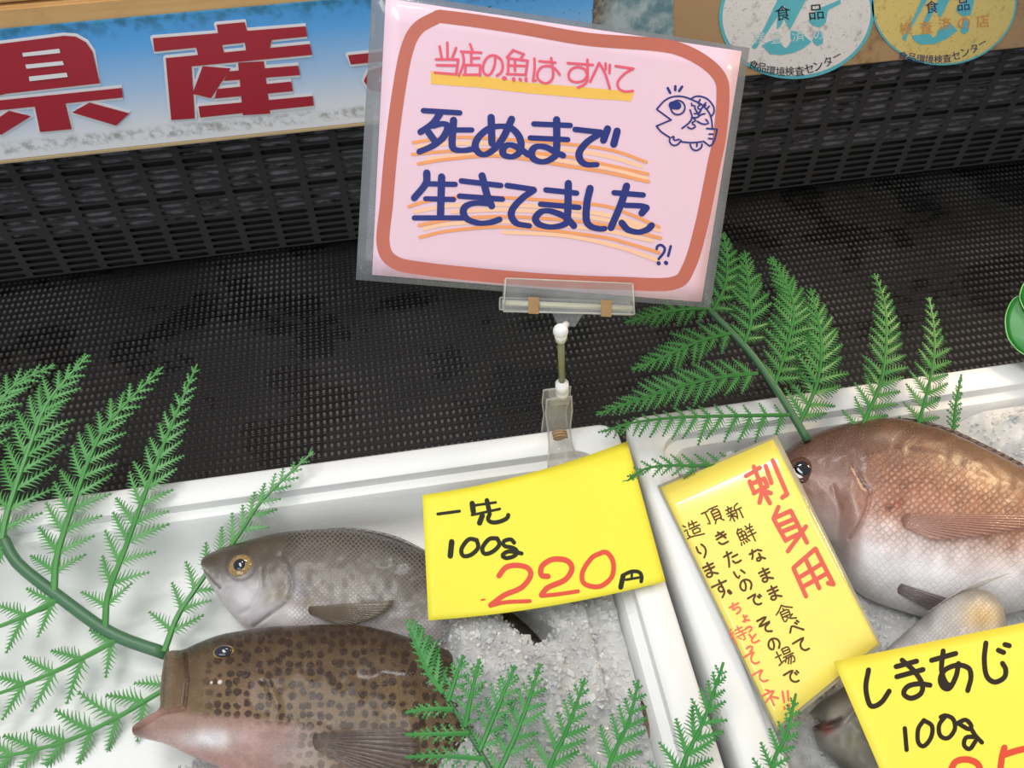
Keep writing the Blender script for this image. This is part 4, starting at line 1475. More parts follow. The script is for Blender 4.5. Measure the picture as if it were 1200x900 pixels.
def s_col(P):
    n = smooth_noise(P, 8, 33)
    d = poly_dist(P, s_top)
    rgb = ramp_rgb(d + n * 10, [(0, (150, 150, 150)), (14, (196, 198, 202)), (50, (210, 208, 212)), (90, (176, 170, 160)), (140, (190, 186, 180))])
    head = 1 - sstep(P[:, 0] - (P[:, 1] - 840) * 0.2, 1010, 1060)
    rgb = lay(rgb, head * 0.8, (116, 108, 96))
    rgb = lay(rgb, blob(P, (985, 830), 22, 8, -0.6) * 0.8, (176, 170, 156))
    rgb = lay(rgb, blob(P, (1000, 868), 18, 14) * 0.6, (150, 146, 112))
    rgb = lay(rgb, (1 - sstep(poly_dist(P, [(949, 850), (968, 848), (985, 842)]), 1, 5)) * 0.9, (64, 46, 40))
    rgb = lay(rgb, blob(P, (970, 854), 9, 7) * 0.8, (160, 84, 72))
    rgb = lay(rgb, blob(P, (1152, 722), 26, 20) * 0.9, (226, 190, 116))
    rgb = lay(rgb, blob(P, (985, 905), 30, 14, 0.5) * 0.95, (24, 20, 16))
    rgb = rgb * (1 + n[:, None] * 0.2)
    msk = (1 - head) * 0.5
    return np.clip(rgb, 0, 1), np.clip(msk, 0, 1)


def s_rel(P):
    r = np.zeros(len(P))
    r -= 0.005 * np.exp(-(poly_dist(P, [(949, 851), (965, 852), (980, 848)]) / 3.6) ** 2)
    r += 0.0012 * np.exp(-(poly_dist(P, [(960, 872), (985, 850), (1000, 835)]) / 4) ** 2)
    r += smooth_noise(P, 12, 34) * 0.001
    return r


sp_ = tilted(1080, 830, -0.012, 0.40, -0.02)
jack = Fish('striped_jack', 'silver striped jack with open mouth half hidden under the lower right price card', s_top, s_bot, s_prof, sp_, 0.022, skin_mat('jack_skin', 'net'), s_col, s_rel, blend=0.08, nt=160, nv=56)
jack.fin('dorsal_fin', [(1085, 720), (1110, 703), (1140, 693)], [(1120, 697), (1150, 684), (1180, 675)], fin_mat('jack_fin', (176, 170, 160), (206, 200, 190), 0.7), off=True, rays=7, lift0=0.002, lift1=0.006)
jack.eye(1016, 822, 11, iris_mat('jack_iris', (150, 140, 110), (120, 110, 90)), (14, 14, 18), 0.55, 0.6)


# ================================================================== PLASTIC FERNS
def fern_mat(name, c, c2):
    t = NT(name)
    co = t.coord()
    n = t.noise(45.0, 3.0, co)
    colr_ = t.mix(n, lin(c), lin(c2))
    p = t.principled(colr_, 0.38, Specular_IOR_Level=0.4)
    tl = t.n('BsdfTranslucent')
    t.t.links.new(colr_, tl.inputs[0])
    m = t.n('MixShader', i_0=0.22)
    t.t.links.new(p.outputs[0], m.inputs[1])
    t.t.links.new(tl.outputs[0], m.inputs[2])
    return t.done(m)


FERN_A = fern_mat('fern_green_pale', (80, 148, 78), (104, 172, 96))
FERN_B = fern_mat('fern_green', (54, 118, 56), (80, 146, 72))
FERN_C = fern_mat('fern_green_deep', (56, 132, 64), (84, 164, 84))
STEM_A = plain('fern_stem_dull', (66, 108, 76), 0.4, 0.1)
STEM_B = plain('fern_stem', (54, 98, 60), 0.4, 0.1)


class Frond:
    def __init__(self, label, low, high, leaf, stem, tooth=0.0040):
        """a frond lying on a plane through two seen points, each (px, py, height), level from side to side"""
        self.p = PL(*low)
        hi = PL(*high)
        slope = (hi[2] - self.p[2]) / (hi[1] - self.p[1])
        self.pl = Plane(self.p, (0, -slope, 1.0))
        n = self.pl.n
        self.e1 = nrm(np.array((1, 0, 0)) - n * n[0])
        self.e2 = np.cross(n, self.e1)
        self.root = thing('fern_frond', label, 'fern', self.p)
        self.leaf, self.stemm, self.tooth = leaf, stem, tooth

    def to2(self, px, py):
        q = self.pl.at(px, py) - self.p
        return np.array((q.dot(self.e1), q.dot(self.e2)))

    def to3(self, q, l=0.0):
        return self.p + self.e1 * q[0] + self.e2 * q[1] + self.pl.n * l

    def stem(self, pts, r0, r1, name='stem', bow=0.0, drop=0.0):
        q = spline([self.to2(*p) for p in pts], 24)
        mb = MB()
        mb.tube([self.to3(p, -0.0006 + bow * math.sin(math.pi * i / 23) - drop * min(1, i / 1.2)) for i, p in enumerate(q)], list(np.linspace(r0, r1, 24)), 10)
        mb.build(name, self.stemm, self.root, True)

    def pinna(self, pts, ll, pitch=17, lr=None, r0=0.0013, tip=0.16, lift=0.0, start=0.045, ang=56, curl=0.003, base=0.8, narrow=0.5, dip=0.0):
        """a side branch: a thin stalk with pairs of toothed leaflets, ll and lr pixels long on its two sides, pitch pixels apart"""
        lr = ll if lr is None else lr
        A = spline([self.to2(*p) for p in pts], 80)
        seg = np.concatenate([[0], np.cumsum(np.linalg.norm(np.diff(A, axis=0), axis=1))])
        L = seg[-1]
        px2m = 1 / 1600.0
        mb = MB()
        arch = lambda u: lift + curl * math.sin(u * math.pi * 0.9) - dip * math.sin(math.pi * min(1, u / 0.70))
        pos = lambda u: np.array((np.interp(u * L, seg, A[:, 0]), np.interp(u * L, seg, A[:, 1])))
        m = 26
        mb.tube([self.to3(pos(i / (m - 1)), arch(i / (m - 1))) for i in range(m)], list(np.linspace(r0, 0.0005, m)), 6)
        u = start
        while u < 0.985:
            c = pos(u)
            d = pos(min(u + 0.02, 1)) - pos(max(u - 0.02, 0))
            d = d / (np.linalg.norm(d) + 1e-9)
            nn = np.array((-d[1], d[0]))
            f = (base + (1 - base) * min(1, u / 0.3)) * (tip + (1 - tip) * (1 - max(0, (u - 0.35) / 0.65) ** 1.35))
            for side, l_ in ((1, ll), (-1, lr)):
                ln = l_ * px2m * f * random.uniform(0.88, 1.08)
                if ln < 0.002:
                    continue
                aa = math.radians(ang - 24 * u + random.uniform(-6, 6))
                self.leaflet(mb, c + d * random.uniform(-0.0008, 0.0008), d * math.cos(aa) + nn * side * math.sin(aa), ln, arch(u))
            u += pitch * px2m * (1 - (1 - narrow) * u) / L
        self.leaflet(mb, pos(0.97), d, max(ll, lr) * px2m * tip * 1.1, arch(1.0))
        o = mb.build('pinna', self.leaf, self.root)
        solid(o, 0.0007, 0)
        return o

    def leaflet(self, mb, c, d, ln, z):
        d = d / np.linalg.norm(d)
        nn = np.array((-d[1], d[0]))
        k = int(min(9, max(3, round(ln / self.tooth))))
        up = random.uniform(-0.10, 0.14)
        bend = random.uniform(-0.13, 0.13)
        vs, fs, P_ = [], [], []
        for i in range(k + 1):
            u = i / k
            p = c + d * ln * u + nn * bend * ln * u * u
            P_.append((p, z + up * ln * u - 0.15 * ln * u * u, min(0.0013, ln * 0.07) * (1 - u) ** 0.7 + 0.00004))
        for p, zz, w in P_:
            vs += [self.to3(p + nn * w, zz), self.to3(p - nn * w, zz)]
        for i in range(k):
            fs.append((2 * i, 2 * i + 1, 2 * i + 3, 2 * i + 2))
        for i in range(k):
            u = i / k
            for s_ in (1, -1):
                tl = ln * 0.34 * (1 - u) ** 0.85 * min(1, 0.7 + u * 2) * random.uniform(0.85, 1.1)
                p0, z0_, w_ = P_[i]
                p1, z1_, w1 = P_[i + 1]
                q0, q1 = p0 * 0.97 + p1 * 0.03, p0 * 0.22 + p1 * 0.78
                a_ = math.radians(random.uniform(44, 54))
                dr = nn * s_ * math.sin(a_) + d * math.cos(a_)
                tipp = (q0 + q1) / 2 + nn * s_ * w_ + dr * tl
                m0 = q0 * 0.52 + tipp * 0.48 + d * (q1 - q0).dot(d) * 0.12
                m1 = q1 * 0.52 + tipp * 0.48 - d * (q1 - q0).dot(d) * 0.02
                b = len(vs)
                wi_ = w_ * 0.6
                vs += [self.to3(q0 + nn * s_ * wi_, z0_), self.to3(q1 + nn * s_ * wi_, z1_), self.to3(tipp, z0_ - tl * 0.12),
                       self.to3(m0, z0_ - tl * 0.03), self.to3(m1, z0_ - tl * 0.03)]
                fs.append((b + 1, b, b + 3, b + 2, b + 4) if s_ > 0 else (b, b + 1, b + 4, b + 2, b + 3))
        mb.add(vs, fs)


# left fern
fa = Frond('large pale green plastic fern frond spreading over the left end of the left box', (195, 765, -0.034), (100, 588, 0.010), FERN_A, STEM_A, 0.0029)
fa.stem([(-70, 575), (-25, 612), (2, 630), (20, 660), (70, 700), (130, 742), (194, 766)], 0.0040, 0.0044)
fa.pinna([(-42, 598), (-28, 540), (0, 483), (23, 453), (67, 430)], 42, 19, lift=0.003)
fa.pinna([(4, 632), (12, 600), (37, 530), (60, 473), (105, 418)], 56, 25, lift=0.002, r0=0.0022)
fa.pinna([(64, 694), (68, 655), (82, 610), (110, 533), (133, 493), (192, 431)], 48, 26, lift=0.001, r0=0.0022, start=0.07)
fa.pinna([(124, 738), (128, 697), (150, 640), (177, 567), (200, 507), (232, 428)], 46, 27, lift=0.001, r0=0.0020, start=0.08)
fa.pinna([(194, 764), (205, 722), (222, 692), (243, 662), (270, 635), (312, 585), (368, 531)], 42, 27, lift=0.003, r0=0.0020, start=0.08, dip=0.016)
fa.pinna([(10, 640), (-20, 652), (-80, 665)], 44, 26, lift=0.001)
fa.pinna([(76, 698), (40, 718), (0, 735), (-60, 752)], 46, 32, 46, lift=0.0, r0=0.0020, tip=0.6, narrow=0.8, start=0.10)
fa.pinna([(146, 744), (110, 765), (60, 790), (0, 813), (-60, 830)], 50, 34, 42, lift=0.0, r0=0.0020, tip=0.7, narrow=0.8, start=0.08)
fa.pinna([(195, 767), (209, 784), (203, 802), (185, 813), (140, 840), (80, 868), (0, 888), (-50, 895)], 44, 31, 52, lift=0.0, r0=0.0020, tip=0.75, narrow=0.85)

# right fern behind the red bream
fb = Frond('green plastic fern frond standing behind the red fish beside the pink sign', (945, 512, 0.012), (836, 360, 0.060), FERN_B, STEM_B, 0.0024)
fb.stem([(812, 340), (830, 361), (877, 410), (911, 457), (932, 491), (947, 516)], 0.0026, 0.0032)
fb.pinna([(830, 362), (790, 366), (732, 379)], 28, 15, lift=0.001)
fb.pinna([(856, 391), (817, 402), (775, 421), (740, 434)], 34, 16, lift=0.001)
fb.pinna([(887, 438), (839, 444), (788, 457), (741, 472), (698, 487)], 36, 17, lift=0.001)
fb.pinna([(924, 487), (860, 489), (796, 491), (741, 497), (705, 507)], 40, 21, 20, lift=0.002, ang=66, tip=0.3)
fb.pinna([(900, 536), (870, 545), (817, 548), (775, 548), (750, 553), (732, 567)], 26, 20, 24, lift=0.004, tip=0.35)
fb.pinna([(835, 365), (849, 334), (850, 295), (846, 276)], 34, 15, lift=0.001)
fb.pinna([(872, 403), (879, 376), (875, 334), (872, 296)], 38, 16, lift=0.001)
fb.pinna([(907, 453), (922, 402), (927, 355), (902, 303)], 42, 15, lift=0.001)
fb.pinna([(937, 495), (956, 449), (960, 398), (949, 340)], 48, 18, lift=0.001)
fb.stem([(945, 512), (985, 524), (1040, 522), (1120, 524)], 0.0018, 0.0012, 'stem', 0.0, 0.024)
fb.pinna([(1004, 516), (1011, 495), (1030, 449), (1036, 398), (1034, 355), (1023, 322)], 40, 19, lift=0.001, r0=0.0015)
fb.pinna([(1070, 520), (1075, 497), (1090, 432), (1092, 389), (1087, 350)], 36, 22, lift=0.001, r0=0.0013)
fb.pinna([(1113, 522), (1115, 502), (1117, 474), (1125, 440)], 13, 9, lift=0.001)

# front fern
fc = Frond('bright green plastic fern frond in front over the crushed ice', (590, 890, 0.026), (545, 772, 0.032), FERN_C, STEM_B, 0.0024)
fc.stem([(494, 775), (519, 809), (544, 851), (565, 884), (580, 910), (640, 965), (760, 995), (950, 1000)], 0.0012, 0.0024)
fc.pinna([(519, 812), (500, 786), (480, 738)], 10, 9, 30, lift=0.001, tip=0.4)
fc.pinna([(530, 832), (505, 833), (476, 836)], 11, 8, lift=0.001)
fc.pinna([(549, 860), (515, 862), (476, 862)], 12, 9, lift=0.001)
fc.pinna([(567, 890), (525, 888), (476, 888)], 13, 10, lift=0.001)
fc.pinna([(525, 822), (534, 798), (543, 770)], 17, 10, lift=0.001)
fc.pinna([(545, 852), (553, 815), (562, 774)], 19, 12, lift=0.001)
fc.pinna([(562, 880), (584, 830), (603, 782)], 25, 14, lift=0.001)
fc.pinna([(582, 912), (611, 847), (633, 780)], 28, 17, lift=0.001)
fc.pinna([(630, 958), (644, 900), (665, 855), (685, 797)], 32, 19, lift=0.001)
fc.pinna([(700, 980), (713, 900), (736, 847), (748, 799)], 34, 21, lift=0.001)
fc.pinna([(770, 996), (798, 900), (823, 847), (847, 778)], 36, 21, lift=0.001)
fc.pinna([(880, 1000), (902, 900), (919, 863), (931, 815)], 26, 19, lift=0.002)

# glossy broad leaf at the right edge
t = NT('green_leaf')
co = t.coord()
n = t.noise(30.0, 3.0, co)
LEAF = t.done(t.principled(t.mix(n, lin((18, 104, 30)), lin((30, 132, 42))), 0.38, Coat_Weight=0.1))
LEAF_E = plain('leaf_edge', (120, 176, 110), 0.4)
lp = tilted(1200, 380, 0.035, 0.55)
plant = thing('broad_leaf', 'glossy broad green plastic leaf at the right edge above the box rim', 'leaf', lp.at(1260, 400))
vein_pts = [[(1300, 400), (1240, 385), (1180, 368)], [(1300, 360), (1255, 340), (1200, 335)]]
for k, outline in enumerate(([(1300, 440), (1250, 432), (1205, 418), (1184, 401), (1178, 380), (1181, 362), (1192, 348), (1215, 352), (1260, 368), (1300, 398)],
                             [(1310, 395), (1250, 388), (1206, 372), (1194, 356), (1195, 342), (1203, 331), (1225, 320), (1262, 326), (1310, 350)])):
    O = spline(closed(outline), 90)[:-1]
    cen = O.mean(0)
    vs, fs = [], []
    R_ = 10
    for j in range(R_ + 1):
        s = 1 - j / R_
        for q in O:
            qq = cen + (q - cen) * s
            vs.append(lp.at(qq[0], qq[1], 0.006 * k + 0.010 * (1 - s * s) * 0.6 + 0.0005 * math.sin(qq[1] * 0.12 + qq[0] * 0.05)))
    n_ = len(O)
    for j in range(R_):
        for i in range(n_):
            a, b = j * n_ + i, j * n_ + (i + 1) % n_
            fs.append((a, b, b + n_, a + n_))
    o = mesh('leaflet', vs, fs, LEAF, plant, True)
    fix_up(o, None)
    solid(o, 0.0008, 0)
    mb = MB()
    mb.tube([lp.at(q[0], q[1], 0.006 * k + 0.0004) for q in np.vstack([O, O[:1]])], 0.0006, 6, False)
    mb.build('leaf_rim', LEAF_E, plant, True)
mb = MB()
mb.tube([lp.at(1290, 395, 0.004), lp.at(1330, 420, 0.0), lp.at(1370, 470, -0.03)], [0.0016, 0.002, 0.0022], 8)
mb.build('stem', STEM_B, plant, True)


# ================================================================== SIGN, CLIP AND PRICE CARDS
def sheet(name, at, c, lift, th, mat, parent, bow=None, nu=20, nv=12, edge=None):
    """a thin sheet through four pixel corners TL TR BR BL; edge(u, v) moves points in pixels; bow(u, v) lifts them"""
    c = [np.array(q, float) for q in c]
    vs, fs = [], []
    for j in range(nv + 1):
        for i in range(nu + 1):
            u, v = i / nu, j / nv
            q = (c[0] * (1 - u) + c[1] * u) * (1 - v) + (c[3] * (1 - u) + c[2] * u) * v
            if edge:
                q = q + edge(u, v)
            vs.append(at(q[0], q[1], lift + (bow(u, v) if bow else 0)))
    for j in range(nv):
        for i in range(nu):
            a = j * (nu + 1) + i
            fs.append((a, a + nu + 1, a + nu + 2, a + 1))
    o = mesh(name, vs, fs, mat, parent, True)
    fix_up(o, None)
    solid(o, th, -1)
    return o


# clip stands on the back rim of the left box
rim_c = PL(652, 508, 0.0)
rim_c = LB_C + lex * ((rim_c - LB_C).dot(lex)) + ley * (-0.006)
low_joint = on_post(rim_c[0] + 0.003, rim_c[1], 455)
top_joint = on_post(rim_c[0] + 0.001, rim_c[1] + 0.004, 388)
sign_d = (M.T @ (top_joint - CAM))[2]

cS = [(436, -13), (879, 56), (833, 361), (417, 328)]
ds = quad_depths(cS, 1.0)
P4 = [ray(*q) * d_ for q, d_ in zip(cS, ds)]
nS = nrm(np.cross(P4[1] - P4[0], P4[3] - P4[0]))
if nS.dot(-P4[0]) < 0:
    nS = -nS
# the sign leans back a little towards the reader: keep the solved plane close to facing the viewer
vdir = nrm(CAM - depth_pt(640, 170, 0.6))
if nS.dot(vdir) < math.cos(math.radians(32)):
    nS = nrm(vdir * 0.7 + nS * 0.3)
signP = Plane(depth_pt(655, 352, sign_d), nS)
sat = lambda x, y, l=0.0: signP.at(x, y, l)
sign = thing('pop_sign', 'pink laminated handwritten sign with brown border held up by the clear clip', 'sign', sat(640, 350))
FILM = film_mat('laminate_film', (150, 154, 160), 0.55)
PINK = plain('pink_paper', (231, 197, 212), 0.45, 0.02, 20, Coat_Weight=0.5, Coat_Roughness=0.08)
wv = None
sheet('laminate_film', sat, cS, -0.0006, 0.0006, FILM, sign, wv)['label'] = 'clear grey film margin'
pink_c = [(452, -2), (869, 60), (822, 354), (436, 322)]
sheet('paper', sat, pink_c, 0.0002, 0.0003, PINK, sign, wv)
sw = lambda x, y, l=0.0: signP.at(x, y, 0.00030 + l * 0.5)
BROWN = plain('brown_marker', (188, 105, 88), 0.45, 0.08, 50)
border = [(514, 19), (554, 24), (612, 33), (688, 46), (765, 52), (797, 58), (826, 73), (844, 92), (847, 115), (843, 161), (836, 195), (822, 263), (807, 313), (788, 332), (727, 332), (650, 329), (573, 323),
          (497, 315), (462, 307), (449, 286), (453, 237), (458, 179), (466, 115), (476, 61), (489, 34), (514, 19)]
write('border', sw, [border], 15.5, 0.0, BROWN, sign, 'thick brown marker border')
YEL = plain('yellow_marker', (236, 188, 84), 0.45, 0.05)
polys('underline', sw, [[(505, 83), (565, 89), (620, 97), (680, 102), (743, 107.5), (739, 119.5), (732, 118), (690, 115.5), (620, 109.5), (560, 102.5), (505, 98.5)]], 0.0001, YEL, sign, 'yellow marker underline')
ORA = plain('orange_marker', (236, 156, 98), 0.45, 0.08)
ORB = plain('orange_marker_pale', (246, 196, 160), 0.45, 0.06)
sc1 = [[(484, 167), (530, 161), (587, 163), (667, 169), (720, 177), (757, 190)],
       [(483, 181), (530, 177), (587, 176), (667, 184), (715, 194), (759, 204)],
       [(490, 192), (530, 186), (587, 183), (667, 195), (715, 203), (760, 213)],
       [(479, 242), (500, 236), (540, 231), (600, 232), (700, 240), (740, 252), (772, 266)],
       [(491, 264), (530, 257), (600, 254), (700, 262), (774, 279)],
       [(492, 278), (530, 270), (600, 266), (700, 277), (735, 285), (772, 296)]]
sc2 = [[(488, 172), (530, 168), (587, 169), (667, 176), (715, 184), (751, 195)],
       [(500, 187), (540, 182), (600, 180), (667, 190), (720, 199), (757, 209)],
       [(486, 248), (530, 241), (600, 240), (700, 250), (773, 270)],
       [(497, 268), (530, 262), (600, 260), (700, 269), (764, 282)],
       [(530, 248), (600, 246), (700, 256), (760, 270)],
       [(590, 272), (660, 276), (720, 288), (771, 305)]]
write('scribble', sw, sc2, 4.6, 0.0002, ORB, sign, 'pale orange marker lines')
write('scribble', sw, sc1, 3.8, 0.0003, ORA, sign, 'orange marker lines')
A = crop(500, 40, 8)
B_ = crop(620, 55, 8)
small = [A((120, 115), (140, 225)), A((192, 80), (195, 230)), A((275, 130), (240, 220)), A((85, 238), (295, 238)), A((295, 238), (275, 375)), A((95, 292), (265, 295)), A((75, 362), (275, 378)),
         A((405, 95), (430, 160)), A((320, 165), (510, 175)), A((335, 170), (345, 270), (300, 390)), A((415, 165), (418, 285)), A((425, 228), (490, 225)), A((365, 295), (358, 380)), A((365, 290), (500, 292)),
         A((500, 292), (498, 390)), A((345, 382), (500, 380)),
         A((640, 215), (635, 290), (600, 370), (560, 385), (525, 340), (535, 270), (575, 215), (630, 200), (690, 235), (712, 300), (695, 360), (655, 390)),
         A((810, 150), (750, 220)), A((815, 155), (910, 190)), A((910, 190), (880, 230)), A((765, 235), (760, 375)), A((765, 228), (945, 250)), A((945, 250), (925, 385)), A((825, 235), (825, 345)), A((765, 295), (930, 300)), A((750, 375), (930, 382)),
         {'p': A((724, 413), (732, 417)), 'w': 5.2}, {'p': A((812, 420), (816, 432)), 'w': 4.2}, {'p': A((872, 422), (879, 433)), 'w': 3.8}, {'p': A((930, 418), (930, 436)), 'w': 3.8},
         B_((48, 110), (50, 200), (35, 320)), B_((35, 320), (60, 315)), B_((95, 135), (245, 148)), B_((205, 105), (220, 200), (222, 280), (190, 330), (140, 340), (85, 305), (75, 250), (110, 195), (170, 178), (225, 195), (260, 225), (285, 260)),
         B_((360, 152), (595, 170)), B_((545, 120), (545, 290), (520, 350), (455, 382)), B_((540, 255), (520, 210), (450, 190), (390, 215), (368, 270), (390, 315), (450, 332), (510, 315), (540, 275)),
         B_((570, 328), (655, 150)), B_((655, 150), (710, 250), (755, 390)), B_((715, 155), (715, 210)), B_((755, 170), (750, 245)),
         B_((810, 180), (975, 205)), B_((975, 205), (890, 255), (830, 330), (840, 390), (900, 420), (970, 412))]
write('lettering', sw, small, 3.0, 0.0004, plain('red_pen', (226, 92, 112), 0.45, 0.08), sign, 'small red handwriting')
C_ = crop(480, 115, 7.5)
D_ = crop(600, 125, 7.5)
E_ = crop(470, 190, 7.5)
F_ = crop(620, 200, 6.667)
big = [C_((120, 110), (440, 130)), C_((265, 140), (200, 225), (95, 298)), C_((205, 245), (290, 225), (335, 255), (290, 350), (200, 420), (85, 472)), C_((165, 300), (215, 370)),
       C_((385, 195), (372, 400), (400, 452), (480, 460), (560, 445)), C_((400, 280), (545, 280)),
       C_((715, 170), (722, 395)), C_((895, 185), (830, 330), (760, 430), (680, 490), (620, 490), (575, 430), (600, 350), (690, 270), (780, 248), (880, 258), (950, 320), (978, 400), (960, 480), (900, 515), (830, 500), (818, 450), (860, 412), (930, 425), (1040, 495)),
       D_((190, 152), (510, 165)), D_((158, 275), (488, 290)), D_((390, 115), (388, 390), (350, 455), (270, 485), (190, 460), (170, 400), (210, 352), (300, 358), (380, 400), (448, 430)),
       D_((552, 200), (780, 225)), D_((780, 232), (660, 310), (590, 400), (600, 470), (650, 508), (745, 510)), D_((838, 195), (802, 295)), D_((922, 215), (892, 330)),
       E_((225, 95), (215, 190), (115, 315)), E_((240, 190), (475, 195)), E_((355, 130), (345, 478)), E_((215, 322), (460, 328)), E_((115, 490), (545, 490)),
       E_((528, 165), (875, 205)), E_((512, 298), (890, 325)), E_((710, 120), (755, 290), (795, 385)), E_((780, 365), (650, 360), (570, 385), (545, 440), (580, 500), (680, 535), (780, 530), (865, 503)),
       E_((930, 205), (1165, 240)), E_((1165, 245), (1060, 320), (980, 410), (970, 480), (1020, 540), (1125, 560)),
       F_((130, 150), (370, 175)), F_((88, 262), (388, 288)), F_((305, 100), (297, 370), (270, 420), (170, 440), (80, 420), (48, 375), (90, 322), (160, 315), (250, 345), (300, 378), (348, 430)),
       F_((475, 138), (450, 250), (445, 380), (480, 435), (550, 455), (588, 452)),
       F_((662, 172), (890, 190)), F_((760, 120), (720, 250), (638, 445)), F_((748, 270), (870, 275), (915, 290)), F_((915, 290), (878, 332)), F_((722, 408), (770, 460), (850, 480), (920, 460), (955, 428))]
NAVY = plain('navy_marker', (35, 47, 120), 0.42, 0.12, 60)
write('lettering', sw, big, 8.6, 0.0005, NAVY, sign, 'large navy blue marker handwriting', squash=0.72)
thin = [F_((995, 612), (1000, 590), (1030, 580), (1058, 605), (1050, 640), (1010, 690)), {'p': F_((1008, 720), (1012, 724)), 'w': 4.6}, F_((1105, 590), (1085, 665)), {'p': F_((1066, 718), (1070, 722)), 'w': 4.6}]
g9 = crop(750, 90, 9)
thin += [g9((290, 120), (315, 170)), g9((370, 100), (368, 140)), g9((440, 105), (410, 150))]
thin2 = [g9((175, 340), (260, 250), (350, 210), (450, 210), (540, 240), (640, 290), (720, 370), (750, 450), (760, 545)), g9((175, 345), (325, 455)), g9((325, 455), (170, 520)), g9((170, 520), (220, 580), (310, 640)),
         g9((430, 685), (540, 695), (650, 685)), closed(circle(750 + 395 / 9, 90 + 325 / 9, 75 / 9)), g9((525, 350), (545, 420), (520, 480), (440, 545)),
         g9((530, 235), (600, 205), (700, 230), (770, 310), (775, 380), (745, 420)), g9((630, 240), (610, 280)), g9((690, 275), (660, 310)), g9((725, 310), (700, 345)),
         g9((540, 280), (545, 310), (575, 300), (575, 340), (600, 370)), g9((570, 390), (620, 380), (650, 330), (690, 300)), g9((560, 430), (600, 430), (640, 400), (680, 390)), g9((600, 470), (660, 500), (720, 490), (690, 450)),
         g9((550, 430), (585, 460), (540, 490), (585, 520), (540, 550), (500, 530)), g9((700, 545), (810, 555)), g9((810, 555), (790, 640), (760, 710), (730, 730)), g9((730, 730), (665, 680)), g9((725, 605), (765, 605)), g9((720, 650), (760, 655)),
         g9((310, 650), (310, 690), (350, 725), (400, 710), (430, 670)), g9((330, 640), (360, 625), (350, 670), (410, 660)), g9((525, 715), (545, 760), (590, 778), (640, 750), (650, 710)), g9((600, 700), (595, 735)),
         g9((640, 285), (600, 330), (640, 350), (610, 400)), {'p': g9((340, 300), (390, 305)), 'w': 9.5}]
write('punctuation', sw, thin[:2], 3.0, 0.0005, NAVY, sign, 'navy question mark')
write('punctuation', sw, thin[2:4], 3.0, 0.0005, NAVY, sign, 'navy exclamation mark')
write('drawing', sw, thin[4:], 3.0, 0.0005, NAVY, sign, 'three short navy rays over the drawn fish')
write('drawing', sw, thin2, 2.0, 0.0005, NAVY, sign, 'small navy line drawing of a fish')

# ---- the clip
CLEAR = film_mat('clear_plastic', (205, 208, 208), 0.20, 0.06)
CLEAR2 = film_mat('clear_plastic_warm', (214, 208, 196), 0.22, 0.08)
EDGE = film_mat('clear_plastic_edge', (226, 224, 216), 0.55, 0.08)
NYL = plain('white_nylon', (232, 232, 230), 0.35)
OLIVE = plain('olive_rod', (126, 128, 92), 0.3)
RUST = plain('rusty_spring', (160, 128, 86), 0.5, 0.25, 300)
clip = thing('sign_clip', 'clear plastic sign clip with white joints clamped on the box rim under the pink sign', 'clip', rim_c)
c5c = crop(560, 320, 3.75)
clipP = Plane(signP.p, signP.n)
kat = lambda x, y, l=0.0: clipP.at(x, y, l)


def slab(name, pts, lift, th, mat, parent, bev=0.0):
    mb = MB()
    mb.prism([kat(x, y, lift) for x, y in pts], clipP.n, th)
    o = mb.build(name, mat, parent)
    bm = bmesh.new(); bm.from_mesh(o.data); bmesh.ops.recalc_face_normals(bm, faces=bm.faces[:]); bm.to_mesh(o.data); bm.free()
    if bev:
        b = o.modifiers.new('bevel', 'BEVEL'); b.width = bev; b.segments = 2
    return o


slab('jaw_plate', c5c((118, 20), (672, 44), (680, 60), (680, 178), (672, 186), (108, 165), (100, 155), (110, 30)), 0.0024, 0.0016, CLEAR, clip, 0.0004)
slab('jaw_plate', c5c((104, 112), (680, 132), (680, 186), (102, 165)), -0.0075, 0.0016, CLEAR, clip, 0.0004)['label'] = 'rear clear jaw'
mb = MB()
mb.tube([kat(*q, 0.0005) for q in c5c((108, 130), (676, 156))], 0.0021, 10)
mb.build('hinge_rod', plain('cream_rod', (206, 204, 176), 0.3), clip, True)
for pts_, lf_ in ((c5c((118, 20), (672, 44), (680, 178), (108, 165)), 0.004), (c5c((104, 112), (680, 132), (680, 186), (102, 165)), -0.006)):
    mb = MB()
    for i_ in range(4):
        mb.tube([kat(*pts_[i_], lf_), kat(*pts_[(i_ + 1) % 4], lf_)], 0.0006, 6)
    mb.build('jaw_rim', EDGE, clip, True)
for cx_ in (238, 555):
    yy = 140 + (cx_ - 238) * 0.04
    slab('spring_band', c5c((cx_ - 24, yy - 38), (cx_ + 24, yy - 36), (cx_ + 22, yy + 36), (cx_ - 22, yy + 34)), 0.0042, 0.0012, RUST, clip, 0.0003)
slab('bracket', c5c((318, 150), (476, 156), (425, 235), (350, 230)), -0.002, 0.004, CLEAR, clip, 0.0006)
ax = nrm(low_joint - top_joint)
mb = MB()
w1 = 10 / F * sign_d
mb.ball(top_joint, w1 * 0.92, 18, 12)
mb.tube([top_joint + ax * w1 * 0.2, top_joint + ax * w1 * 1.5], [w1 * 0.85, w1 * 0.62], 14)
mb.tube([top_joint - ax * w1 * 0.1, kat(*c5c((390, 222))[0], 0.0)], [w1 * 0.55, w1 * 0.4], 12)
mb.build('ball_joint', NYL, clip, True)
mb = MB()
mb.tube([top_joint, low_joint], 0.0026, 12)
mb.build('rod', OLIVE, clip, True)
mb = MB()
mb.tube([low_joint - ax * 0.006, low_joint + ax * 0.003], [w1 * 0.82, w1 * 0.9], 16)
mb.ball(low_joint - ax * 0.004, w1 * 0.72, 16, 10)
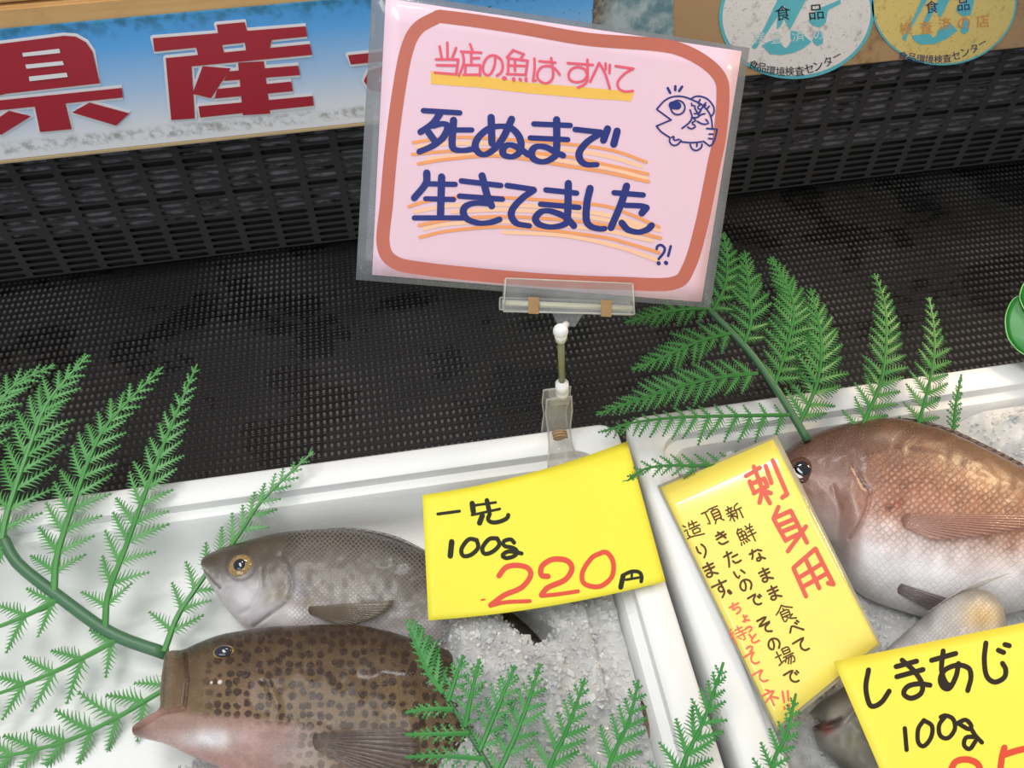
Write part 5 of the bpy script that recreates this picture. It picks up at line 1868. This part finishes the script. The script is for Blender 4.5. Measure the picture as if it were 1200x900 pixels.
mb.tube([low_joint + ax * 0.002, low_joint + ax * 0.009], [w1 * 0.9, w1 * 0.75], 16)
mb.build('ball_joint', NYL, clip, True)
# clear clamp: two curved arms gripping the rim
down_ = np.array((0, 0, -1.0))
yo = ley
xo = lex


def arm(name, prof, halfw, th, mat):
    """a bent strip: profile of (y along the box, z) with half widths"""
    vs, fs = [], []
    pr = spline(prof, 22)
    hw = np.interp(np.linspace(0, 1, 22), np.linspace(0, 1, len(halfw)), halfw)
    for (yy_, zz_), h_ in zip(pr, hw):
        for s in (-1, 1):
            vs.append(rim_c + xo * (s * h_) + yo * yy_ + np.array((0, 0, zz_)))
    for i in range(21):
        fs.append((2 * i, 2 * i + 1, 2 * i + 3, 2 * i + 2))
    o = mesh(name, vs, fs, mat, clip, True)
    solid(o, th, 0)
    e = MB()
    for s in (0, 1):
        e.tube(vs[s::2], 0.0007, 6)
    e.tube(vs[:2], 0.0007, 6)
    e.tube(vs[-2:], 0.0007, 6)
    e.build('arm_rim', EDGE, o, True)
    return o


zt_ = low_joint[2] - 0.006
arm('clamp_arm', [(-0.004, zt_), (-0.008, 0.020), (-0.012, 0.010), (-0.020, 0.002), (-0.031, 0.0008), (-0.036, -0.012)], [0.0095, 0.0105, 0.0090, 0.0090, 0.0125, 0.0145], 0.0018, CLEAR2)
arm('clamp_arm', [(0.004, zt_ + 0.002), (0.008, 0.022), (0.0085, 0.008), (0.0075, -0.004), (0.009, -0.018)], [0.0105, 0.0110, 0.0090, 0.0105, 0.0120], 0.0018, CLEAR2)
mb = MB()
mb.box(rim_c + yo * -0.002 + np.array((0, 0, zt_ - 0.001)), xo * 0.0072, yo * 0.0055, np.array((0, 0, 0.0035)))
mb.build('clamp_head', CLEAR2, clip)
mb = MB()
q0 = rim_c + yo * -0.012 + np.array((0, 0, 0.0135))
pts = [q0 + xo * (0.0052 * math.cos(a)) + np.array((0, 0, 1)) * 0.0034 * math.sin(a) + yo * (0.0004 * (a - 9)) for a in np.linspace(0, 18, 80)]
mb.tube(pts, 0.0009, 6)
mb.build('spring', RUST, clip, True)

# ---- price card 1
YP = plain('yellow_card', (232, 220, 56), 0.5, 0.02, 12)
INK = plain('black_marker', (40, 42, 28), 0.6, 0.12, 80, Specular_IOR_Level=0.2)
INK3 = plain('brown_black_marker', (40, 33, 25), 0.6, 0.12, 80, Specular_IOR_Level=0.2)
REDM = plain('red_marker', (208, 66, 38), 0.45, 0.08, 60)
K1 = [(495, 580), (735, 517), (780, 681), (502, 727)]


def plane3(a, b, c):
    n = np.cross(b - a, c - a)
    n = n if n[2] > 0 else -n
    return Plane(a, n)


p1 = plane3(PL(780, 681, 0.006), PL(502, 727, 0.014), PL(735, 517, 0.014))
bow1 = lambda u, v: 0.005 * (0.25 - (u - 0.5) ** 2) * -2.0
ed1 = lambda u, v: np.array((0.0, (5.5 * (1 - v) + 5.0 * v) * 4 * u * (1 - u)))


def inv_uv(c, x, y):
    c = [np.array(q, float) for q in c]
    u, v = 0.5, 0.5
    for _ in range(12):
        q = (c[0] * (1 - u) + c[1] * u) * (1 - v) + (c[3] * (1 - u) + c[2] * u) * v
        du = (c[1] - c[0]) * (1 - v) + (c[2] - c[3]) * v
        dv = (c[3] - c[0]) * (1 - u) + (c[2] - c[1]) * u
        J = np.array((du, dv)).T
        s = np.linalg.solve(J, np.array((x, y)) - q)
        u, v = u + s[0], v + s[1]
    return u, v


at1 = lambda x, y, l=0.0: p1.at(x, y, l * 0.4 + bow1(*inv_uv(K1, x, y)))
k1p = lambda x, y, l=0.0: p1.at(x, y, l)
card1 = thing('price_card', 'yellow handwritten price card 220 yen lying over the grey fish', 'price card', p1.at(640, 620))
sheet('card', k1p, K1, 0.0, 0.0005, YP, card1, bow1, 30, 18, ed1)
H_ = crop(480, 570, 7.5)
w_ = lambda w, *pts: {'p': H_(*pts), 'w': w}
ink1 = [w_(3.6, (248, 240), (438, 210)), w_(6.4, (550, 140), (560, 212)), w_(3, (565, 158), (758, 128)), w_(5.6, (680, 112), (700, 205)), w_(3, (548, 242), (680, 212), (795, 185)), w_(6.2, (640, 245), (615, 312)),
        w_(5.0, (705, 230), (690, 280), (730, 305), (800, 295), (858, 265), (868, 238)), w_(6.6, (370, 482), (357, 606)),
        w_(5.0, (590, 462), (520, 457), (457, 540), (470, 603), (540, 593), (602, 530), (590, 462)), w_(5.0, (770, 445), (700, 452), (640, 530), (660, 582), (730, 563), (790, 500), (770, 445)),
        w_(4.8, (920, 482), (890, 453), (830, 470), (832, 510), (910, 528), (948, 560), (920, 600), (850, 618), (815, 595), (860, 562), (920, 562), (985, 577))]
I_ = crop(560, 630, 5.4545)
wi = lambda w, *pts: {'p': I_(*pts), 'w': w}
ink1 += [wi(6, (915, 312), (930, 240)), wi(4.4, (925, 238), (980, 214), (1030, 217), (1048, 245), (1045, 278)), wi(3.0, (985, 222), (985, 260)), wi(3.0, (948, 265), (1035, 252))]
red1 = [wi(6.2, (135, 236), (180, 182), (250, 168), (320, 185), (338, 235), (280, 310), (170, 360), (82, 425)), wi(4.6, (85, 427), (180, 405), (333, 397)),
        wi(6.4, (450, 238), (407, 230), (412, 172), (480, 130), (570, 138), (603, 190), (560, 260), (450, 310), (408, 358)), wi(4.6, (410, 364), (520, 352), (642, 335)),
        wi(5.6, (800, 87), (730, 122), (672, 210), (677, 280), (740, 306), (800, 298), (860, 240), (866, 150), (830, 92), (795, 88)), wi(1.8, (22, 393), (45, 389))]
write('lettering', at1, ink1[:7], 5, 0.0006, INK, card1, 'black characters on the upper line')
write('lettering', at1, ink1[7:11], 5, 0.0006, INK, card1, 'black 100g')
write('lettering', at1, ink1[11:], 5, 0.0006, INK, card1, 'small black yen character')
write('lettering', at1, red1, 5, 0.0006, REDM, card1, 'large red 220')

# ---- laminated card 2
K2 = [(770, 569), (910, 509), (1034, 757), (910, 857)]
p2 = plane3(PL(770, 569, 0.004), PL(910, 857, 0.004), PL(910, 509, 0.026))
at2 = lambda x, y, l=0.0: p2.at(x, y, l * 0.7)
card2 = thing('sashimi_card', 'tall laminated yellow card with red and brown handwriting leaning on the red fish', 'sign', p2.at(860, 690))
sheet('laminate_film', at2, K2, -0.0006, 0.0008, film_mat('laminate_film_warm', (214, 205, 170), 0.62, 0.1), card2)['label'] = 'clear film margin'
Y2 = plain('pale_yellow_paper', (240, 220, 98), 0.42, 0.03, 14, Coat_Weight=0.8, Coat_Roughness=0.06)
sheet('paper', at2, [(774.5, 571.5), (906, 515), (1029, 754.5), (910.5, 852)], 0.0003, 0.0003, Y2, card2)
J_ = crop(850, 520, 4.5)
red2 = [J_((108, 172), (182, 128)), J_((150, 122), (195, 240)), J_((195, 240), (235, 315)), J_((128, 200), (152, 262)), J_((132, 215), (205, 185)), J_((205, 185), (222, 225)), J_((150, 262), (215, 228)), J_((195, 250), (180, 312)), J_((205, 250), (240, 262)),
        J_((212, 118), (243, 208)), J_((250, 90), (326, 268)), J_((326, 268), (300, 285)),
        J_((280, 335), (255, 395)), J_((255, 395), (345, 355)), J_((255, 398), (318, 512)), J_((345, 355), (430, 522)), J_((285, 430), (362, 398)), J_((300, 465), (380, 432)), J_((318, 510), (400, 470)), J_((425, 438), (330, 568)),
        J_((360, 660), (425, 805)), J_((360, 655), (475, 555)), J_((475, 555), (570, 742)), J_((570, 742), (542, 736)), J_((392, 705), (512, 632)), J_((410, 755), (535, 685)), J_((420, 602), (495, 762))]
write('lettering', at2, red2, 5.2, 0.0006, plain('red_brush', (206, 78, 54), 0.42, 0.1), card2, 'large red handwriting')
brown = []
for ch, x, y, s in [('新', 861, 601, 20), ('鮮', 875, 627, 22), ('な', 887, 651, 18), ('ま', 897, 674, 19), ('ま', 907, 695, 19), ('食', 920, 719, 22), ('べ', 932, 736, 18), ('て', 939, 756, 20),
                    ('頂', 835, 605, 22), ('き', 846, 631, 18), ('た', 858, 654, 20), ('い', 867, 673, 16), ('の', 874, 686, 18), ('で', 885, 703, 18), ('そ', 896, 733, 22), ('の', 907, 755, 18), ('場', 920, 770, 22), ('で', 928, 793, 20),
                    ('造', 812, 621, 22), ('り', 823, 646, 18), ('ま', 832, 668, 20), ('す', 845, 690, 22)]:
    wgt = 1.7 if ch in '新鮮食頂場造' else 2.4
    brown += [{'p': q, 'w': wgt} for q in hand(ch, x, y, s)]
brown.append({'p': [(854, 693), (856, 695)], 'w': 4.5})
write('lettering', at2, brown, 2.3, 0.0006, plain('brown_pen', (88, 60, 32), 0.6, 0.1, 60, Specular_IOR_Level=0.2), card2, 'small brown handwriting in columns')
redp = []
for ch, x, y, s in [('ち', 862, 713, 15), ('ょ', 872, 724, 14), ('っ', 877, 736, 12), ('と', 883, 748, 14), ('待', 865, 744, 20), ('っ', 878, 759, 12), ('て', 881, 772, 19), ('て', 891, 793, 19), ('ネ', 903, 817, 22)]:
    redp += [{'p': q, 'w': 1.7 if ch == '待' else 2.3} for q in hand(ch, x, y, s)]
redp += [{'p': [(917, 811), (919, 823)], 'w': 2.6}, {'p': [(923, 810), (924, 821)], 'w': 2.6}, {'p': [(919, 829), (919.5, 831)], 'w': 2.8}, {'p': [(924.5, 826), (925, 828)], 'w': 2.8}]
write('lettering', at2, redp, 2.2, 0.0006, plain('red_pen_small', (222, 92, 60), 0.42, 0.1), card2, 'small red handwriting')

# ---- price card 3
K3 = [(977, 775), (1262, 717), (1330, 905), (1053, 952)]
p3 = plane3(PL(977, 775, 0.034), PL(1262, 717, 0.040), PL(1053, 952, 0.044))
at3 = lambda x, y, l=0.0: p3.at(x, y, l)
card3 = thing('price_card', 'yellow handwritten price card at lower right covering the silver fish', 'price card', p3.at(1120, 840))
sheet('card', at3, K3, 0.0, 0.0005, plain('yellow_card_warm', (238, 222, 72), 0.5, 0.02, 12), card3)
N_ = crop(990, 730, 5.295)
ink3 = [N_((147, 292), (130, 400), (150, 500), (180, 518), (230, 490), (275, 424)), N_((318, 272), (445, 238)), N_((322, 335), (485, 290)), N_((355, 232), (430, 300), (480, 380), (470, 440), (410, 468), (365, 440), (390, 395), (460, 378), (528, 387)),
        N_((538, 233), (688, 190)), N_((610, 175), (600, 290), (625, 370), (660, 392)), N_((705, 252), (690, 330), (650, 405), (610, 400), (592, 350), (622, 292), (700, 262), (768, 282), (782, 340), (762, 420)),
        N_((875, 125), (865, 230), (880, 330), (930, 368), (988, 340), (998, 290), (978, 252)), N_((952, 170), (985, 184)), N_((993, 135), (1020, 142))]
ink3 = [{'p': q, 'w': 6.0} for q in ink3]
ink3 += [{'p': q, 'w': 5.2} for q in [N_((372, 655), (383, 788)), N_((490, 605), (455, 660), (455, 740), (490, 765), (535, 710), (540, 640), (490, 605)), N_((595, 585), (625, 575), (672, 598), (682, 660), (640, 715), (592, 700), (585, 635), (625, 578)),
                                      N_((700, 622), (750, 602), (785, 640), (768, 660), (700, 622)), N_((780, 650), (810, 700), (850, 742)), N_((812, 708), (752, 712), (740, 760), (775, 783), (810, 735))]]
write('lettering', lambda x, y, l=0.0: p3.at(x, y, 0.0001 + l * 0.2), ink3, 6, 0.0005, INK3, card3, 'black handwriting')
red3 = [N_((655, 915), (690, 860), (760, 848), (820, 872), (842, 915)), N_((990, 775), (975, 830), (965, 905)), N_((985, 820), (1060, 795), (1125, 780))]
write('lettering', lambda x, y, l=0.0: p3.at(x, y, 0.0001 + l * 0.2), red3, 7.5, 0.0005, REDM, card3, 'large red digits')

# things of one kind
for o in list(COL.objects):
    if o.parent is None:
        g_ = {'fern': 'plastic fern fronds', 'price card': 'yellow price cards', 'fish': 'fish on ice', 'sticker': 'round stickers on the ledge',
              'box': 'white foam fish boxes', 'ice': 'crushed ice in the boxes'}.get(o.get('category'))
        if g_:
            o['group'] = g_
